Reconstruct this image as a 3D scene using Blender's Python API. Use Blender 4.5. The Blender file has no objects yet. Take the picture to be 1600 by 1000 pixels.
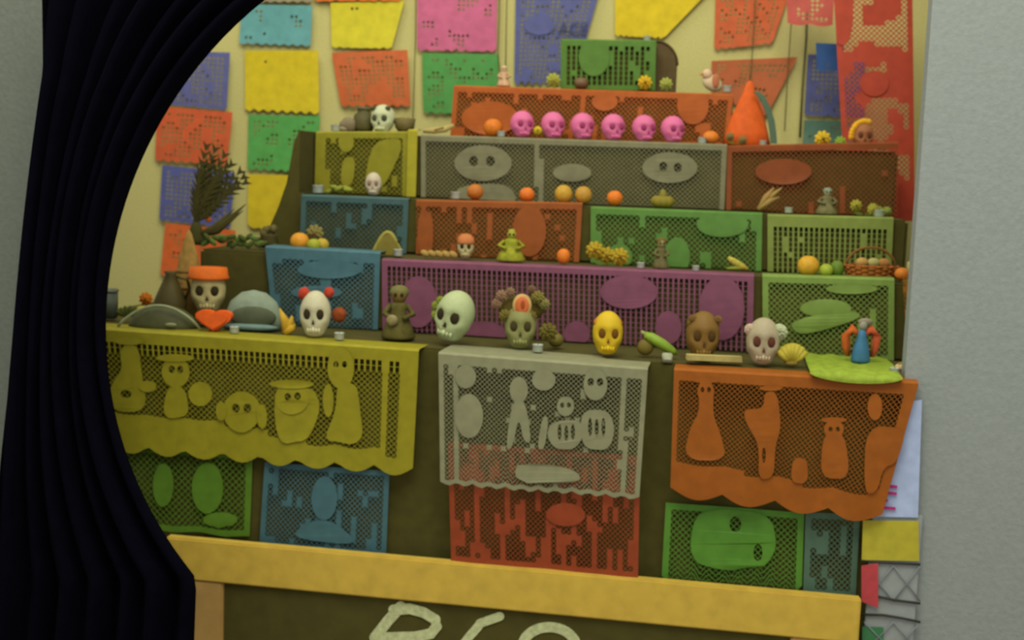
import bpy, bmesh, math, random
from mathutils import Vector, Matrix, noise
from mathutils.geometry import tessellate_polygon
random.seed(7)
PI = math.pi
scene = bpy.context.scene
COL = scene.collection

# ------------------------------------------------------------------ camera
F_PX = 2021.0
PSI, PITCH, ROLL = math.radians(9.6), math.radians(6.5), math.radians(2.2)
DIST, TABLE_Z = 2.4, 0.85
_fw = Vector((-math.sin(PSI) * math.cos(PITCH), math.cos(PSI) * math.cos(PITCH), -math.sin(PITCH)))
_r0 = Vector((math.cos(PSI), math.sin(PSI), 0))
_u0 = _r0.cross(_fw)
CR = _r0 * math.cos(ROLL) + _u0 * math.sin(ROLL)
CU = _u0 * math.cos(ROLL) - _r0 * math.sin(ROLL)
CF = _fw
CAM = Vector((0, 0, 0)) - CF * DIST
def ray(px, py): return CF + CR * ((px - 800) / F_PX) + CU * ((500 - py) / F_PX)
_d = ray(800, 553); _t = -CAM.y / _d.y
CAM.z += TABLE_Z - (CAM + _d * _t).z
def at(px, py, Y):
    d = ray(px, py); return CAM + d * ((Y - CAM.y) / d.y)
def on(px, Y, Z):
    """point at depth Y and height Z that stands at photo column px"""
    lo, hi = -4.0, 4.0
    for _ in range(50):
        m = (lo + hi) / 2; p = Vector((m, Y, Z)) - CAM
        if 800 + F_PX * p.dot(CR) / p.dot(CF) < px: lo = m
        else: hi = m
    return Vector((lo, Y, Z))
def mpp(p): return (p - CAM).dot(CF) / F_PX     # metres per photo pixel at p

cd = bpy.data.cameras.new('camera'); cam = bpy.data.objects.new('camera', cd); COL.objects.link(cam)
cd.sensor_width = 36; cd.lens = F_PX / 1600 * 36; cd.clip_start = 0.02
cam.matrix_world = Matrix(((CR.x, CU.x, -CF.x, CAM.x), (CR.y, CU.y, -CF.y, CAM.y), (CR.z, CU.z, -CF.z, CAM.z), (0, 0, 0, 1)))
cd.dof.use_dof = True; cd.dof.focus_distance = 1.45; cd.dof.aperture_fstop = 7.5
scene.camera = cam

# ------------------------------------------------------------------ light
w = bpy.data.worlds.new('room_ambient'); scene.world = w; w.use_nodes = True
w.node_tree.nodes['Background'].inputs[0].default_value = (1.0, 1.0, 0.94, 1)
w.node_tree.nodes['Background'].inputs[1].default_value = 0.74
def area(name, loc, target, size, power, col):
    l = bpy.data.lights.new(name, 'AREA'); l.size = size; l.energy = power; l.color = col
    o = bpy.data.objects.new(name, l); COL.objects.link(o); o.location = loc
    o.rotation_euler = (Vector(target) - Vector(loc)).to_track_quat('-Z', 'Y').to_euler()
area('ceiling_lamp', (0.25, -1.35, 3.0), (0, 0.3, 0.9), 1.4, 51, (1.0, 0.985, 0.80))
area('added_wall_fill', (-1.05, 0.05, 2.75), (-0.95, 0.6, 1.1), 0.7, 11, (1.0, 0.98, 0.82))  # added fill light that brightens the left of the back wall
scene.view_settings.view_transform = 'Standard'; scene.view_settings.look = 'None'
scene.view_settings.exposure = 0.0; scene.view_settings.gamma = 1.0; scene.view_settings.use_curve_mapping = False

# ------------------------------------------------------------------ materials
def lin(c): return tuple((v / 255 / 12.92) if v / 255 <= .04045 else ((v / 255 + .055) / 1.055) ** 2.4 for v in c)
MATS = {}
def mat(rgb, rough=.75, var=.12, scale=60, bump=.0, spec=.25):
    key = (tuple(rgb), rough, var, scale, bump)
    if key in MATS: return MATS[key]
    m = bpy.data.materials.new('m_%d_%d_%d' % tuple(rgb)); m.use_nodes = True; nt = m.node_tree; b = nt.nodes['Principled BSDF']
    c = lin(rgb); b.inputs['Roughness'].default_value = rough; b.inputs['Specular IOR Level'].default_value = spec
    tc = nt.nodes.new('ShaderNodeTexCoord'); n = nt.nodes.new('ShaderNodeTexNoise'); n.inputs['Scale'].default_value = scale
    n.inputs['Detail'].default_value = 4
    r = nt.nodes.new('ShaderNodeValToRGB'); e = r.color_ramp.elements
    e[0].position = .3; e[1].position = .7
    e[0].color = tuple(v * (1 - var) for v in c) + (1,); e[1].color = tuple(min(1, v * (1 + var)) for v in c) + (1,)
    nt.links.new(tc.outputs['Object'], n.inputs['Vector']); nt.links.new(n.outputs['Fac'], r.inputs['Fac']); nt.links.new(r.outputs['Color'], b.inputs['Base Color'])
    if bump:
        bp = nt.nodes.new('ShaderNodeBump'); bp.inputs['Strength'].default_value = bump; bp.inputs['Distance'].default_value = .004
        nt.links.new(n.outputs['Fac'], bp.inputs['Height']); nt.links.new(bp.outputs['Normal'], b.inputs['Normal'])
    MATS[key] = m; return m
CLOTH = (73, 68, 25)  # black cloth, lifted to olive by haze put into its colour
M_cloth = mat(CLOTH, .95, .12, 40, .2)
M_dark = mat((40, 34, 14), .9)
M_bone = mat((178, 172, 140), .6, .14, 90)

# ------------------------------------------------------------------ mesh helpers
def mesh_obj(name, me, m, parent=None, smooth=False):
    if m: me.materials.append(m)
    if smooth:
        for p in me.polygons: p.use_smooth = True
    o = bpy.data.objects.new(name, me); COL.objects.link(o)
    if parent: o.parent = parent
    return o
def obj(name, bm, m, parent=None, smooth=True):
    bmesh.ops.recalc_face_normals(bm, faces=bm.faces)
    me = bpy.data.meshes.new(name); bm.to_mesh(me); bm.free()
    return mesh_obj(name, me, m, parent, smooth)
def tag(o, label, cat, group=None):
    o['label'] = label; o['category'] = cat
    if group: o['group'] = group
    return o
def struct(o): o['kind'] = 'structure'; return o
def B(): return bmesh.new()
def ell(bm, c, r, seg=16, rings=10, rot=None):
    if isinstance(r, (int, float)): r = (r, r, r)
    M = Matrix.Translation(c) @ (rot.to_4x4() if rot else Matrix.Identity(4)) @ Matrix.Diagonal((r[0], r[1], r[2], 1))
    return bmesh.ops.create_uvsphere(bm, u_segments=seg, v_segments=rings, radius=1, matrix=M)['verts']
def box(bm, lo, hi, bev=0):
    c = [(a + b) / 2 for a, b in zip(lo, hi)]; s = [abs(b - a) for a, b in zip(lo, hi)]
    vs = bmesh.ops.create_cube(bm, size=1, matrix=Matrix.Translation(c) @ Matrix.Diagonal((*s, 1)))['verts']
    if bev:
        es = list({e for v in vs for e in v.link_edges}); bmesh.ops.bevel(bm, geom=es, offset=bev, segments=2, affect='EDGES')
def lathe(bm, prof, n=20, c=(0, 0, 0)):
    rings = []
    for r, z in prof:
        rings.append([bm.verts.new((c[0] + r * math.cos(2 * PI * k / n), c[1] + r * math.sin(2 * PI * k / n), c[2] + z)) for k in range(n)])
    for a, b in zip(rings, rings[1:]):
        for k in range(n): bm.faces.new((a[k], a[(k + 1) % n], b[(k + 1) % n], b[k]))
    for e in (rings[0], rings[-1]):
        try: bm.faces.new(e)
        except ValueError: pass
def tube(bm, pts, rad, n=8):
    pts = [Vector(p) for p in pts]
    if isinstance(rad, (int, float)): rad = [rad] * len(pts)
    rings = []
    for i, p in enumerate(pts):
        t = (pts[min(i + 1, len(pts) - 1)] - pts[max(i - 1, 0)]).normalized()
        a = t.cross(Vector((0, 0, 1)) if abs(t.z) < .9 else Vector((0, 1, 0))).normalized(); b = t.cross(a)
        rings.append([bm.verts.new(p + (a * math.cos(2 * PI * k / n) + b * math.sin(2 * PI * k / n)) * rad[i]) for k in range(n)])
    for a, b in zip(rings, rings[1:]):
        for k in range(n): bm.faces.new((a[k], a[(k + 1) % n], b[(k + 1) % n], b[k]))
    bm.faces.new(rings[0]); bm.faces.new(rings[-1])
def prism(bm, poly, y0, y1):
    """poly in x,z ; extruded along y"""
    a = [bm.verts.new((x, y0, z)) for x, z in poly]; b = [bm.verts.new((x, y1, z)) for x, z in poly]
    n = len(poly); bm.faces.new(a); bm.faces.new(b)
    for k in range(n): bm.faces.new((a[k], a[(k + 1) % n], b[(k + 1) % n], b[k]))

# ------------------------------------------------------------------ the room
WALL_Y = 0.95
XR = at(1433, 330, -0.012).x
def wallbox(name, lo, hi, m):
    bm = B(); box(bm, lo, hi); return struct(obj(name, bm, m, None, False))
M_wall = mat((196, 187, 120), .9, .05, 180, .25)
M_grey = mat((140, 147, 144), .9, .05, 120, .3)
wallbox('floor', (-3, -3.2, -.05), (3, 1.0, 0), mat((112, 92, 60), .7, .1, 8))
wallbox('wall_back', (-2.4, WALL_Y, 0), (2.2, WALL_Y + .1, 2.6), M_wall)
XLP = on(104, -.10, 1.0).x
wallbox('wall_left', (XLP - 1.4, -.12, 0), (XLP, -.07, 2.6), mat((112, 118, 108), .9, .06, 120, .3))
wallbox('wall_right', (XR, -.012, 0), (XR + 1.4, .04, 2.6), M_grey)

# ------------------------------------------------------------------ stepped altar
class Step: pass
def step(Y, px, py, x0, x1, depth, zlow, label, name='altar_step'):
    s = Step(); s.Y = Y; s.z = at(px, py, Y).z; s.d = depth
    a = on(x0, Y, s.z).x; b = on(x1, Y, s.z).x
    bm = B(); box(bm, (a, Y, zlow), (b, Y + depth, s.z), .006)
    tag(obj(name, bm, M_cloth, None, False), label, 'altar step'); s.a, s.b = a, b
    return s
Y1, Y2, Y3, Y4, Y5, Y6 = 0.0, .22, .36, .50, .62, .66
S1 = Step(); S1.Y = 0; S1.z = TABLE_Z; S1.d = Y2
def altar_table():
    a = on(60, 0, TABLE_Z).x; b = XR - .003
    t = bpy.data.objects.new('altar_table', None); COL.objects.link(t); t.location = ((a + b) / 2, .35, 0)
    tag(t, 'long altar table under a black floor-length cloth with olive haze in its colour, lowest tier', 'table')
    bm = B(); box(bm, (a, .01, .80), (b, .80, TABLE_Z), .005); o = obj('tabletop', bm, M_cloth, t, False); o.location = -t.location
    bm = B(); nu = 160
    path = [(a, .80)] + [(a + (b - a) * i / nu, .008 + .006 * math.sin(i * .55) * (.4 + .6 * math.sin(i * .13) ** 2)) for i in range(nu + 1)] + [(b, .80)]
    rows = [[bm.verts.new((x, y - (.012 if 0 < k < len(path) - 1 else 0) * f, TABLE_Z - .004 - (TABLE_Z - .01) * f)) for k, (x, y) in enumerate(path)] for f in (0, .1, .3, .6, 1)]
    for r, q in zip(rows, rows[1:]):
        for k in range(len(path) - 1): bm.faces.new((r[k], r[k + 1], q[k + 1], q[k]))
    o = obj('cloth_skirt', bm, M_cloth, t); o.location = -t.location
    for x in (a + .06, b - .06):
        for y in (.08, .72):
            bm = B(); box(bm, (x - .025, y - .025, 0), (x + .025, y + .025, .80)); o = obj('leg', bm, M_dark, t, False); o.location = -t.location
altar_table()
S2 = step(Y2, 800, 413, 312, 1424, .52, TABLE_Z, 'dark cloth-covered second tier behind the row of large skulls')
S3 = step(Y3, 800, 318, 470, 1420, .38, S2.z, 'dark cloth-covered third tier of the altar')
S4 = step(Y4, 800, 217, 495, 1404, .26, S3.z, 'dark cloth-covered fourth tier that carries the pink skulls')
S5 = step(Y5, 900, 140, 712, 1146, .145, S4.z, 'fifth tier block under the orange fringed paper', 'altar_block')
S6 = step(Y6, 950, 64, 880, 1024, .08, S5.z, 'top block of the altar under green paper', 'altar_block')
# black cloth falling from the upper tiers at their left end
bm = B(); P = [(497, 207), (489, 225), (478, 285), (466, 320), (452, 352), (440, 379)]
prism(bm, [(v.x, v.z if v.z > S2.z + .002 else S2.z + .001) for v in (at(x, y, .52) for x, y in P)] + [(S3.a - .002, S2.z + .001), (S3.a - .002, S3.z + .004), (S4.a - .002, S3.z + .004), (S4.a - .002, S4.z)], .39, .62)
tag(obj('hanging_cloth', bm, M_cloth, None, False), 'dark cloth sloping down the left end of the upper tiers', 'cloth')

# ------------------------------------------------------------------ cut paper sheets
def inpoly(x, y, P):
    c = False; j = len(P) - 1
    for i in range(len(P)):
        if (P[i][1] > y) != (P[j][1] > y) and x < (P[j][0] - P[i][0]) * (y - P[i][1]) / (P[j][1] - P[i][1]) + P[i][0]: c = not c
        j = i
    return c
def sheet(label, rgb, quad, Y, group=None, pitch=7.0, hole=.42, shapes=(), border=(8, 8, 8, 8), fold=0.0, scallop=None, wave=.004, zmin=None,
          style='x', nz=None, lines=(), name='paper_banner', seed=0, off=.010, topslots=0, rough=.6, haze_mix=.16):
    """quad: TL TR BR BL photo pixels on the vertical plane Y; cut as real openings cell by cell"""
    A, Bp, Cp, D = [at(x, y, Y) for x, y in quad]
    q = [Vector(c) for c in quad]
    wpx = ((q[1] - q[0]).length + (q[2] - q[3]).length) / 2; hpx = ((q[3] - q[0]).length + (q[2] - q[1]).length) / 2
    nu = max(4, round(wpx / pitch)); nv = max(4, round(hpx / pitch))
    org = Vector(((A.x + Bp.x) / 2, Y, A.z))
    V = []; Fc = []
    def vend(u):
        if not scallop: return 1
        n, amp, kind = scallop
        s = abs(math.sin(PI * n * u)) if kind == 's' else 1 - abs(((u * n) % 1) * 2 - 1)
        return 1 - amp * (1 - s)
    def pos(u, v):
        v2 = v * (1 + (vend(u) - 1) * (v ** 3))
        p = (A * (1 - u) + Bp * u) * (1 - v2) + (D * (1 - u) + Cp * u) * v2
        wv = wave * (math.sin(u * wpx / 31 + seed) * .6 + math.sin(u * wpx / 13 + seed * 2.3 + v * 2) * .25) * (.25 + v) + wave * .5 * math.sin(v * 3 + seed)
        p.y = Y - off - wave * .9 + wv * .8
        if zmin is not None and p.z < zmin: p.z = zmin
        return p - org
    def add(f): 
        i = len(V); V.extend(f); Fc.append(tuple(range(i, i + len(f))))
    for j in range(nv):
        for i in range(nu):
            uc, vc = (i + .5) / nu, (j + .5) / nv
            pp = (q[0] * (1 - uc) + q[1] * uc) * (1 - vc) + (q[3] * (1 - uc) + q[2] * uc) * vc
            x, y = pp; st = style
            solid = uc * wpx < border[3] or (1 - uc) * wpx < border[1] or vc * hpx < border[0] or (1 - vc) * hpx < border[2]
            h = .40 if st == 'x' else hole
            if topslots and not solid and vc * hpx < border[0] + topslots: st = 's'
            if any(sh[0] == 'b' and inpoly(x, y, sh[1]) for sh in shapes): solid = True
            if nz and not solid and noise.noise(Vector((x / nz[0], y / nz[-2], seed * 7.1))) > nz[-1]: solid = True
            for lx in lines:
                if abs(x - lx) < pitch * .55: solid = True
            u0, u1, v0, v1 = i / nu, (i + 1) / nu, j / nv, (j + 1) / nv
            if solid:
                add([pos(u0, v0), pos(u1, v0), pos(u1, v1), pos(u0, v1)]); continue
            h = .46 if st == 's' else hole
            if st == 'x':      # crossed diagonal bars
                c = hole * .7071; L_ = lambda a, b: pos(u0 + (u1 - u0) * a, v0 + (v1 - v0) * b)
                add([L_(0, 0), L_(c, 0), L_(1, 1 - c), L_(1, 1), L_(1 - c, 1), L_(0, c)])
                add([L_(1, 0), L_(1, c), L_(c, 1), L_(0, 1), L_(0, 1 - c), L_(1 - c, 0)])
            elif st == 'd':
                um, vm = (u0 + u1) / 2, (v0 + v1) / 2; du, dv = (u1 - u0) * h, (v1 - v0) * h
                cs = [(u0, v0), (u1, v0), (u1, v1), (u0, v1)]; ms = [(um, v0), (u1, vm), (um, v1), (u0, vm)]
                inn = [(um, vm - dv), (um + du, vm), (um, vm + dv), (um - du, vm)]
                for k in range(4):
                    add([pos(*ms[k - 1]), pos(*cs[k]), pos(*ms[k]), pos(*inn[k]), pos(*inn[k - 1])])
            elif st == 's':      # upright slot
                a_, b_ = u0 + (u1 - u0) * (.5 - h * .7), u0 + (u1 - u0) * (.5 + h * .7); c_, d_ = v0 + (v1 - v0) * .06, v1 - (v1 - v0) * .06
                add([pos(u0, v0), pos(a_, v0), pos(a_, v1), pos(u0, v1)]); add([pos(b_, v0), pos(u1, v0), pos(u1, v1), pos(b_, v1)])
                add([pos(a_, v0), pos(b_, v0), pos(b_, c_), pos(a_, c_)]); add([pos(a_, d_), pos(b_, d_), pos(b_, v1), pos(a_, v1)])
            elif st == 'l':      # one-way slanted slit
                t = h * .8
                add([pos(u0, v0), pos(u0 + (u1 - u0) * (1 - t), v0), pos(u0, v0 + (v1 - v0) * (1 - t))])
                add([pos(u1, v1), pos(u0 + (u1 - u0) * t, v1), pos(u1, v0 + (v1 - v0) * t)])
    def uv(x, y):                                    # photo pixel -> sheet coordinates
        u = v = .5
        for _ in range(12):
            p = (q[0] * (1 - u) + q[1] * u) * (1 - v) + (q[3] * (1 - u) + q[2] * u) * v
            du = (q[1] - q[0]) * (1 - v) + (q[2] - q[3]) * v; dv = (q[3] - q[0]) * (1 - u) + (q[2] - q[1]) * u
            e = Vector((x, y)) - p; det = du.x * dv.y - du.y * dv.x
            u += (e.x * dv.y - e.y * dv.x) / det; v += (du.x * e.y - du.y * e.x) / det
        return min(max(u, 0), 1), min(max(v, 0), 1)
    def ring(sh):
        if sh[0] in 'eh': return [(sh[1] + sh[3] * math.cos(2 * PI * k / 22), sh[2] + sh[4] * math.sin(2 * PI * k / 22)) for k in range(22)]
        P = [Vector(p) for p in sh[1]]
        for _ in range(2):                           # round the corners of the cut figure
            P = [w_ for a_, b_ in zip(P, P[1:] + P[:1]) for w_ in (a_ * .78 + b_ * .22, a_ * .22 + b_ * .78)]
        return [tuple(p) for p in P]
    holes = [sh for sh in shapes if sh[0] == 'h']
    for n_, sh in enumerate([sh for sh in shapes if sh[0] not in 'hb']):
        outer = ring(sh); loops = [outer] + [ring(h_) for h_ in holes if all(inpoly(a_, b_, outer) for a_, b_ in ring(h_))]
        flat = [p for l in loops for p in l]
        tri = tessellate_polygon([[Vector((a_, b_, 0)) for a_, b_ in l] for l in loops])
        W_ = []
        for a_, b_ in flat:
            p = pos(*uv(a_, b_)); p.y -= .0030 + .0002 * n_; W_.append(p)
        for t_ in tri: add([W_[k] for k in t_])
    if fold:
        for i in range(nu):
            a_, b_ = pos(i / nu, 0), pos((i + 1) / nu, 0)
            a2, b2 = a_.copy(), b_.copy(); a2.y = b2.y = fold; a2.z += .003; b2.z += .003
            m1, m2 = a_.copy(), b_.copy(); m1.y += .006; m2.y += .006; m1.z += .0035; m2.z += .0035
            add([a_, b_, m2, m1]); add([m1, m2, b2, a2])
    me = bpy.data.meshes.new(name); me.from_pydata([tuple(v) for v in V], [], Fc); me.update()
    o = mesh_obj(name, me, mat(tuple(int(a * (1 - haze_mix) + b * haze_mix) for a, b in zip(rgb, (88, 80, 26))), rough, .10, 45)); o.location = org  # blends an olive haze into the paper's own colour
    return tag(o, label, 'paper banner', group)

G1 = 'cut-paper sheets along the table front'
G2 = 'cut-paper sheets on the altar tiers'
G3 = 'cut-paper sheets on the back wall'
# --- table front, lower row
sheet('green lattice sheet low on the table front beside the black drape', (84, 128, 34), [(150, 690), (398, 706), (394, 840), (160, 818)], 0, G1, 9.8, 0.12,
      [('e', 262, 755, 16, 34), ('e', 330, 760, 24, 40), ('e', 350, 810, 26, 12)], (6, 7, 10, 6), scallop=(22, .04, 'z'), seed=1)
sheet('blue sheet low on the table front under the lime banner', (60, 104, 122), [(417, 720), (611, 734), (606, 866), (409, 850)], 0, G1, 8.0, 0.15,
      [('e', 512, 775, 20, 34), ('p', [(450, 835), (512, 800), (575, 850)])], (7, 6, 8, 6), nz=(11, 32, 0.33), seed=2)
sheet('dark red sheet hanging below the silver banner to the chalkboard', (150, 58, 30), [(707, 684), (1003, 706), (999, 908), (712, 882)], -.012, G1, 8.0, 0.12,
      [('e', 890, 795, 30, 18)], (8, 8, 22, 6), nz=(7, 38, .16), seed=3, off=.034)
sheet('green sheet with zigzag hem low on the table front under the orange banner', (82, 142, 48), [(1041, 782), (1256, 798), (1252, 924), (1034, 908)], 0, G1, 9.8, 0.12,
      [('p', [(1085, 800), (1130, 790), (1205, 800), (1215, 850), (1195, 885), (1120, 890), (1078, 870)]), ('h', 1150, 815, 9, 12), ('h', 1185, 860, 7, 14)],
      (6, 5, 4, 6), scallop=(13, .10, 'z'), seed=4)
sheet('teal sheet low on the table front at its right end', (74, 108, 96), [(1258, 796), (1342, 800), (1336, 930), (1254, 924)], 0, G1, 9.2, 0.15, [], (6, 6, 6, 6), nz=(13, 38, 0.13), seed=5, off=.014)
# --- table front, upper row
yl = [('p', [(205, 540), (232, 538), (236, 580), (246, 640), (182, 640), (184, 600), (204, 575)]), ('e', 217, 555, 15, 22),
      ('e', 290, 578, 22, 24), ('p', [(276, 600), (305, 600), (312, 650), (268, 650)]), ('e', 328, 612, 18, 19),
      ('e', 392, 640, 30, 32), ('p', [(440, 608), (500, 598), (515, 632), (492, 690), (448, 690)]), ('e', 470, 618, 26, 26),
      ('e', 544, 572, 20, 32), ('p', [(538, 595), (568, 595), (572, 630), (578, 690), (515, 690), (536, 640)]),
      ('b', [(60, 640), (300, 648), (420, 672), (520, 695), (600, 705), (600, 760), (100, 740)]), ('e', 217, 530, 24, 6), ('e', 246, 600, 14, 9), ('e', 290, 556, 30, 6), ('e', 360, 640, 8, 16), ('e', 424, 648, 8, 20), ('e', 470, 596, 34, 7), ('e', 525, 622, 8, 26), ('h', 284, 574, 5, 6), ('h', 297, 574, 5, 6), ('h', 464, 616, 5, 6), ('h', 479, 615, 5, 6), ('h', 537, 566, 4, 5), ('h', 550, 566, 4, 5), ('h', 383, 634, 6, 7), ('h', 401, 634, 6, 7), ('h', 210, 612, 9, 6), ('h', 320, 672, 6, 3), ('h', 520, 706, 6, 3), ('h', 560, 706, 6, 3)]
sheet('large lime yellow banner with figures on the left table front', (150, 142, 24), [(110, 509), (660, 546), (650, 740), (130, 698)], 0, G1, 8.6, 0.12, yl,
      (16, 24, 22, 8), .05, (9, .07, 's'), .005, lines=(607,), seed=6, off=.022, topslots=15)
sl = [('e', 740, 580, 16, 18), ('e', 745, 640, 22, 34), ('e', 822, 600, 14, 20), ('e', 860, 585, 18, 16), ('p', [(812, 615), (832, 615), (842, 680), (830, 680), (822, 640), (812, 690), (802, 690)]),
      ('e', 938, 592, 18, 24), ('h', 931, 588, 5, 6), ('h', 945, 588, 5, 6), ('e', 893, 625, 13, 15), ('h', 888, 623, 3, 4), ('h', 898, 623, 3, 4), ('p', [(872, 648), (914, 645), (922, 668), (906, 692), (876, 690), (864, 668)]), ('h', 884, 664, 3, 12), ('h', 894, 666, 3, 12), ('h', 904, 664, 3, 12), ('p', [(920, 630), (958, 630), (968, 660), (958, 692), (922, 690), (914, 660)]), ('h', 930, 656, 3, 14), ('h', 940, 658, 3, 14), ('h', 950, 656, 3, 14), ('p', [(858, 640), (868, 640), (862, 690), (850, 690)]), ('p', [(815, 715), (850, 710), (910, 722), (918, 745), (820, 742)])]
sheet('silver grey banner with skulls and dancing skeletons at the table centre', (138, 140, 112), [(697, 546), (1016, 570), (1003, 768), (700, 746)], 0, G1, 7.5, 0.12, sl,
      (14, 4, 6, 4), .05, (30, .03, 'z'), .004, nz=(7, 20, 0.50), lines=(726, 979), seed=7, off=.062)
og = [('h', 1100, 602, 3, 4), ('h', 1110, 602, 3, 4), ('e', 1105, 588, 22, 4), ('e', 1206, 600, 18, 4), ('e', 1302, 648, 20, 4), ('h', 1297, 662, 3, 4), ('h', 1308, 662, 3, 4), ('p', [(1092, 588), (1118, 588), (1116, 640), (1128, 668), (1138, 712), (1070, 708), (1080, 660), (1096, 635)]), ('e', 1105, 605, 13, 16),
      ('p', [(1165, 632), (1195, 630), (1196, 605), (1216, 605), (1222, 660), (1212, 690), (1210, 740), (1186, 740), (1188, 685), (1166, 650)]),
      ('h', 1195, 702, 3, 12), ('p', [(1240, 705), (1262, 708), (1262, 745), (1235, 745)]),
      ('e', 1302, 662, 15, 14), ('p', [(1286, 665), (1318, 665), (1326, 740), (1280, 740)]),
      ('e', 1364, 628, 11, 20), ('p', [(1350, 655), (1412, 660), (1396, 715), (1376, 720), (1366, 760), (1346, 760)]),
      ('b', [(1030, 712), (1120, 718), (1200, 740), (1300, 755), (1420, 765), (1400, 820), (1040, 800)]), ('h', 1300, 752, 4, 4), ('h', 1318, 754, 4, 4), ('h', 1372, 760, 4, 14)]
sheet('large orange banner with long-skirted figures on the right table front', (158, 80, 14), [(1055, 573), (1430, 594), (1370, 808), (1049, 766)], 0, G1, 8.0, 0.12, og,
      (13, 12, 26, 6), .05, (4, .07, 's'), .005, seed=8, off=.042)
# --- second tier
z1 = TABLE_Z + .004; z2 = S2.z + .003; z3 = S3.z + .003; z4 = S4.z + .003; z5 = S5.z + .003
sheet('blue sheet on the second tier behind the white skull with red pompoms', (64, 108, 128), [(418, 386), (597, 396), (592, 560), (436, 552)], Y2, G2, 8.0, 0.16,
      [('e', 520, 420, 50, 14), ('e', 500, 455, 40, 10)], (16, 6, 6, 6), .05, wave=.006, zmin=z1, nz=(14, 42, 0.26), seed=9)
sheet('long purple banner across the second tier behind the big skulls', (124, 66, 100), [(600, 406), (1178, 431), (1175, 580), (602, 560)], Y2, G2, 8.0, 0.15,
      [('e', 660, 470, 30, 40), ('e', 990, 455, 44, 26), ('e', 1130, 480, 34, 50), ('e', 760, 520, 40, 20), ('e', 910, 520, 20, 20), ('e', 1050, 510, 20, 26)], (10, 8, 6, 8), .04, zmin=z1, style='s', seed=10, off=.012, topslots=20)
sheet('pale green lattice sheet on the right of the second tier behind the blue figurine', (122, 152, 72), [(1191, 431), (1396, 437), (1395, 590), (1192, 585)], Y2, G2, 9.2, 0.12,
      [('e', 1290, 480, 40, 14), ('e', 1330, 450, 40, 8), ('p', [(1230, 500), (1330, 480), (1350, 495), (1250, 525)])], (12, 8, 6, 8), .04, zmin=z1, seed=11, nz=(9, 28, 0.43))
sheet('amber sheet at the far right end of the second tier', (176, 110, 26), [(1408, 430), (1428, 428), (1428, 560), (1420, 590)], Y2, G2, 8.0, 0.16, [], (4, 3, 4, 3), zmin=z1, nz=(7, 20, 0.18), seed=12)
# --- third tier
sheet('dark blue sheet on the third tier above the orange and lime fruit', (58, 92, 100), [(474, 306), (641, 312), (636, 420), (470, 405)], Y3, G2, 8.0, 0.13, [], (8, 6, 6, 6), .04, zmin=z2, nz=(13, 38, 0.33), seed=13)
sheet('rust orange sheet on the third tier behind the small hatted skull', (150, 74, 26), [(652, 314), (911, 319), (905, 425), (652, 420)], Y3, G2, 8.0, 0.15,
      [('p', [(655, 330), (680, 330), (680, 400), (655, 400)]), ('e', 830, 360, 26, 40)], (8, 6, 4, 4), .04, zmin=z2, nz=(10, 30, 0.30), seed=14)
sheet('green sheet on the third tier behind the small grey figurine', (84, 132, 58), [(924, 325), (1191, 335), (1189, 440), (924, 430)], Y3, G2, 8.6, 0.13,
      [('e', 1130, 350, 40, 20), ('e', 1060, 400, 20, 30), ('e', 970, 400, 20, 20)], (8, 6, 6, 6), .04, zmin=z2, nz=(8, 25, 0.40), seed=15)
sheet('pale olive green sheet on the right of the third tier', (124, 142, 66), [(1199, 337), (1395, 342), (1390, 445), (1199, 440)], Y3, G2, 8.0, 0.15, [], (14, 8, 6, 8), .04, zmin=z2, style='s', nz=(8, 25, 0.46), seed=16)
# --- fourth tier
sheet('olive yellow sheet on the left of the fourth tier under the spotted skull', (146, 140, 34), [(497, 208), (640, 208), (638, 325), (494, 320)], Y4, G2, 8.0, 0.12,
      [('e', 545, 222, 12, 16), ('p', [(585, 220), (640, 215), (600, 300), (570, 300)]), ('p', [(540, 245), (560, 245), (555, 290), (535, 290)])], (5, 6, 5, 12), .04, zmin=z3, seed=17, nz=(10, 30, 0.38))
sheet('narrow bright yellow paper strip between the olive and silver sheets', (176, 166, 40), [(641, 205), (656, 205), (652, 325), (638, 325)], Y4, G2, 8.0, 0.16, [], (99, 9, 9, 9), .03, zmin=z3, seed=18, off=.016)
sheet('long silver grey banner below the row of pink skulls', (126, 124, 98), [(660, 213), (1136, 228), (1131, 345), (660, 330)], Y4, G2, 7.5, 0.12,
      [('e', 760, 255, 46, 28), ('p', [(720, 290), (800, 285), (820, 320), (700, 320)]), ('e', 1050, 262, 42, 24), ('e', 900, 270, 30, 14), ('h', 745, 252, 7, 8), ('h', 772, 252, 7, 8), ('h', 1040, 260, 6, 7), ('h', 1062, 262, 6, 7)], (8, 11, 6, 11), .04, zmin=z3, lines=(848,), seed=19, off=.012)
sheet('dark red-brown sheet on the right of the fourth tier', (136, 62, 24), [(1136, 230), (1402, 224), (1402, 350), (1134, 345)], Y4, G2, 8.0, 0.12, [('e', 1225, 268, 44, 20)], (6, 4, 6, 9), .04, zmin=z3, nz=(13, 38, 0.48), seed=20)
# --- top blocks
sheet('orange fringed paper on the fifth tier behind the pink skulls', (180, 84, 26), [(711, 136), (1146, 150), (1138, 230), (705, 222)], Y5, G2, 7.5, 0.15,
      [('e', 770, 185, 46, 26), ('e', 950, 160, 20, 14), ('e', 1085, 165, 24, 30)], (6, 6, 4, 6), .05, zmin=z4, nz=(11, 32, 0.28), seed=21, wave=.006)
sheet('green paper over the top block of the altar', (78, 124, 44), [(878, 64), (1026, 66), (1024, 142), (877, 142)], Y6, G2, 8.0, 0.15, [('e', 930, 90, 24, 30)], (5, 5, 4, 5), .05, zmin=z5, style='s', nz=(8, 25, 0.33), seed=22)
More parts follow.
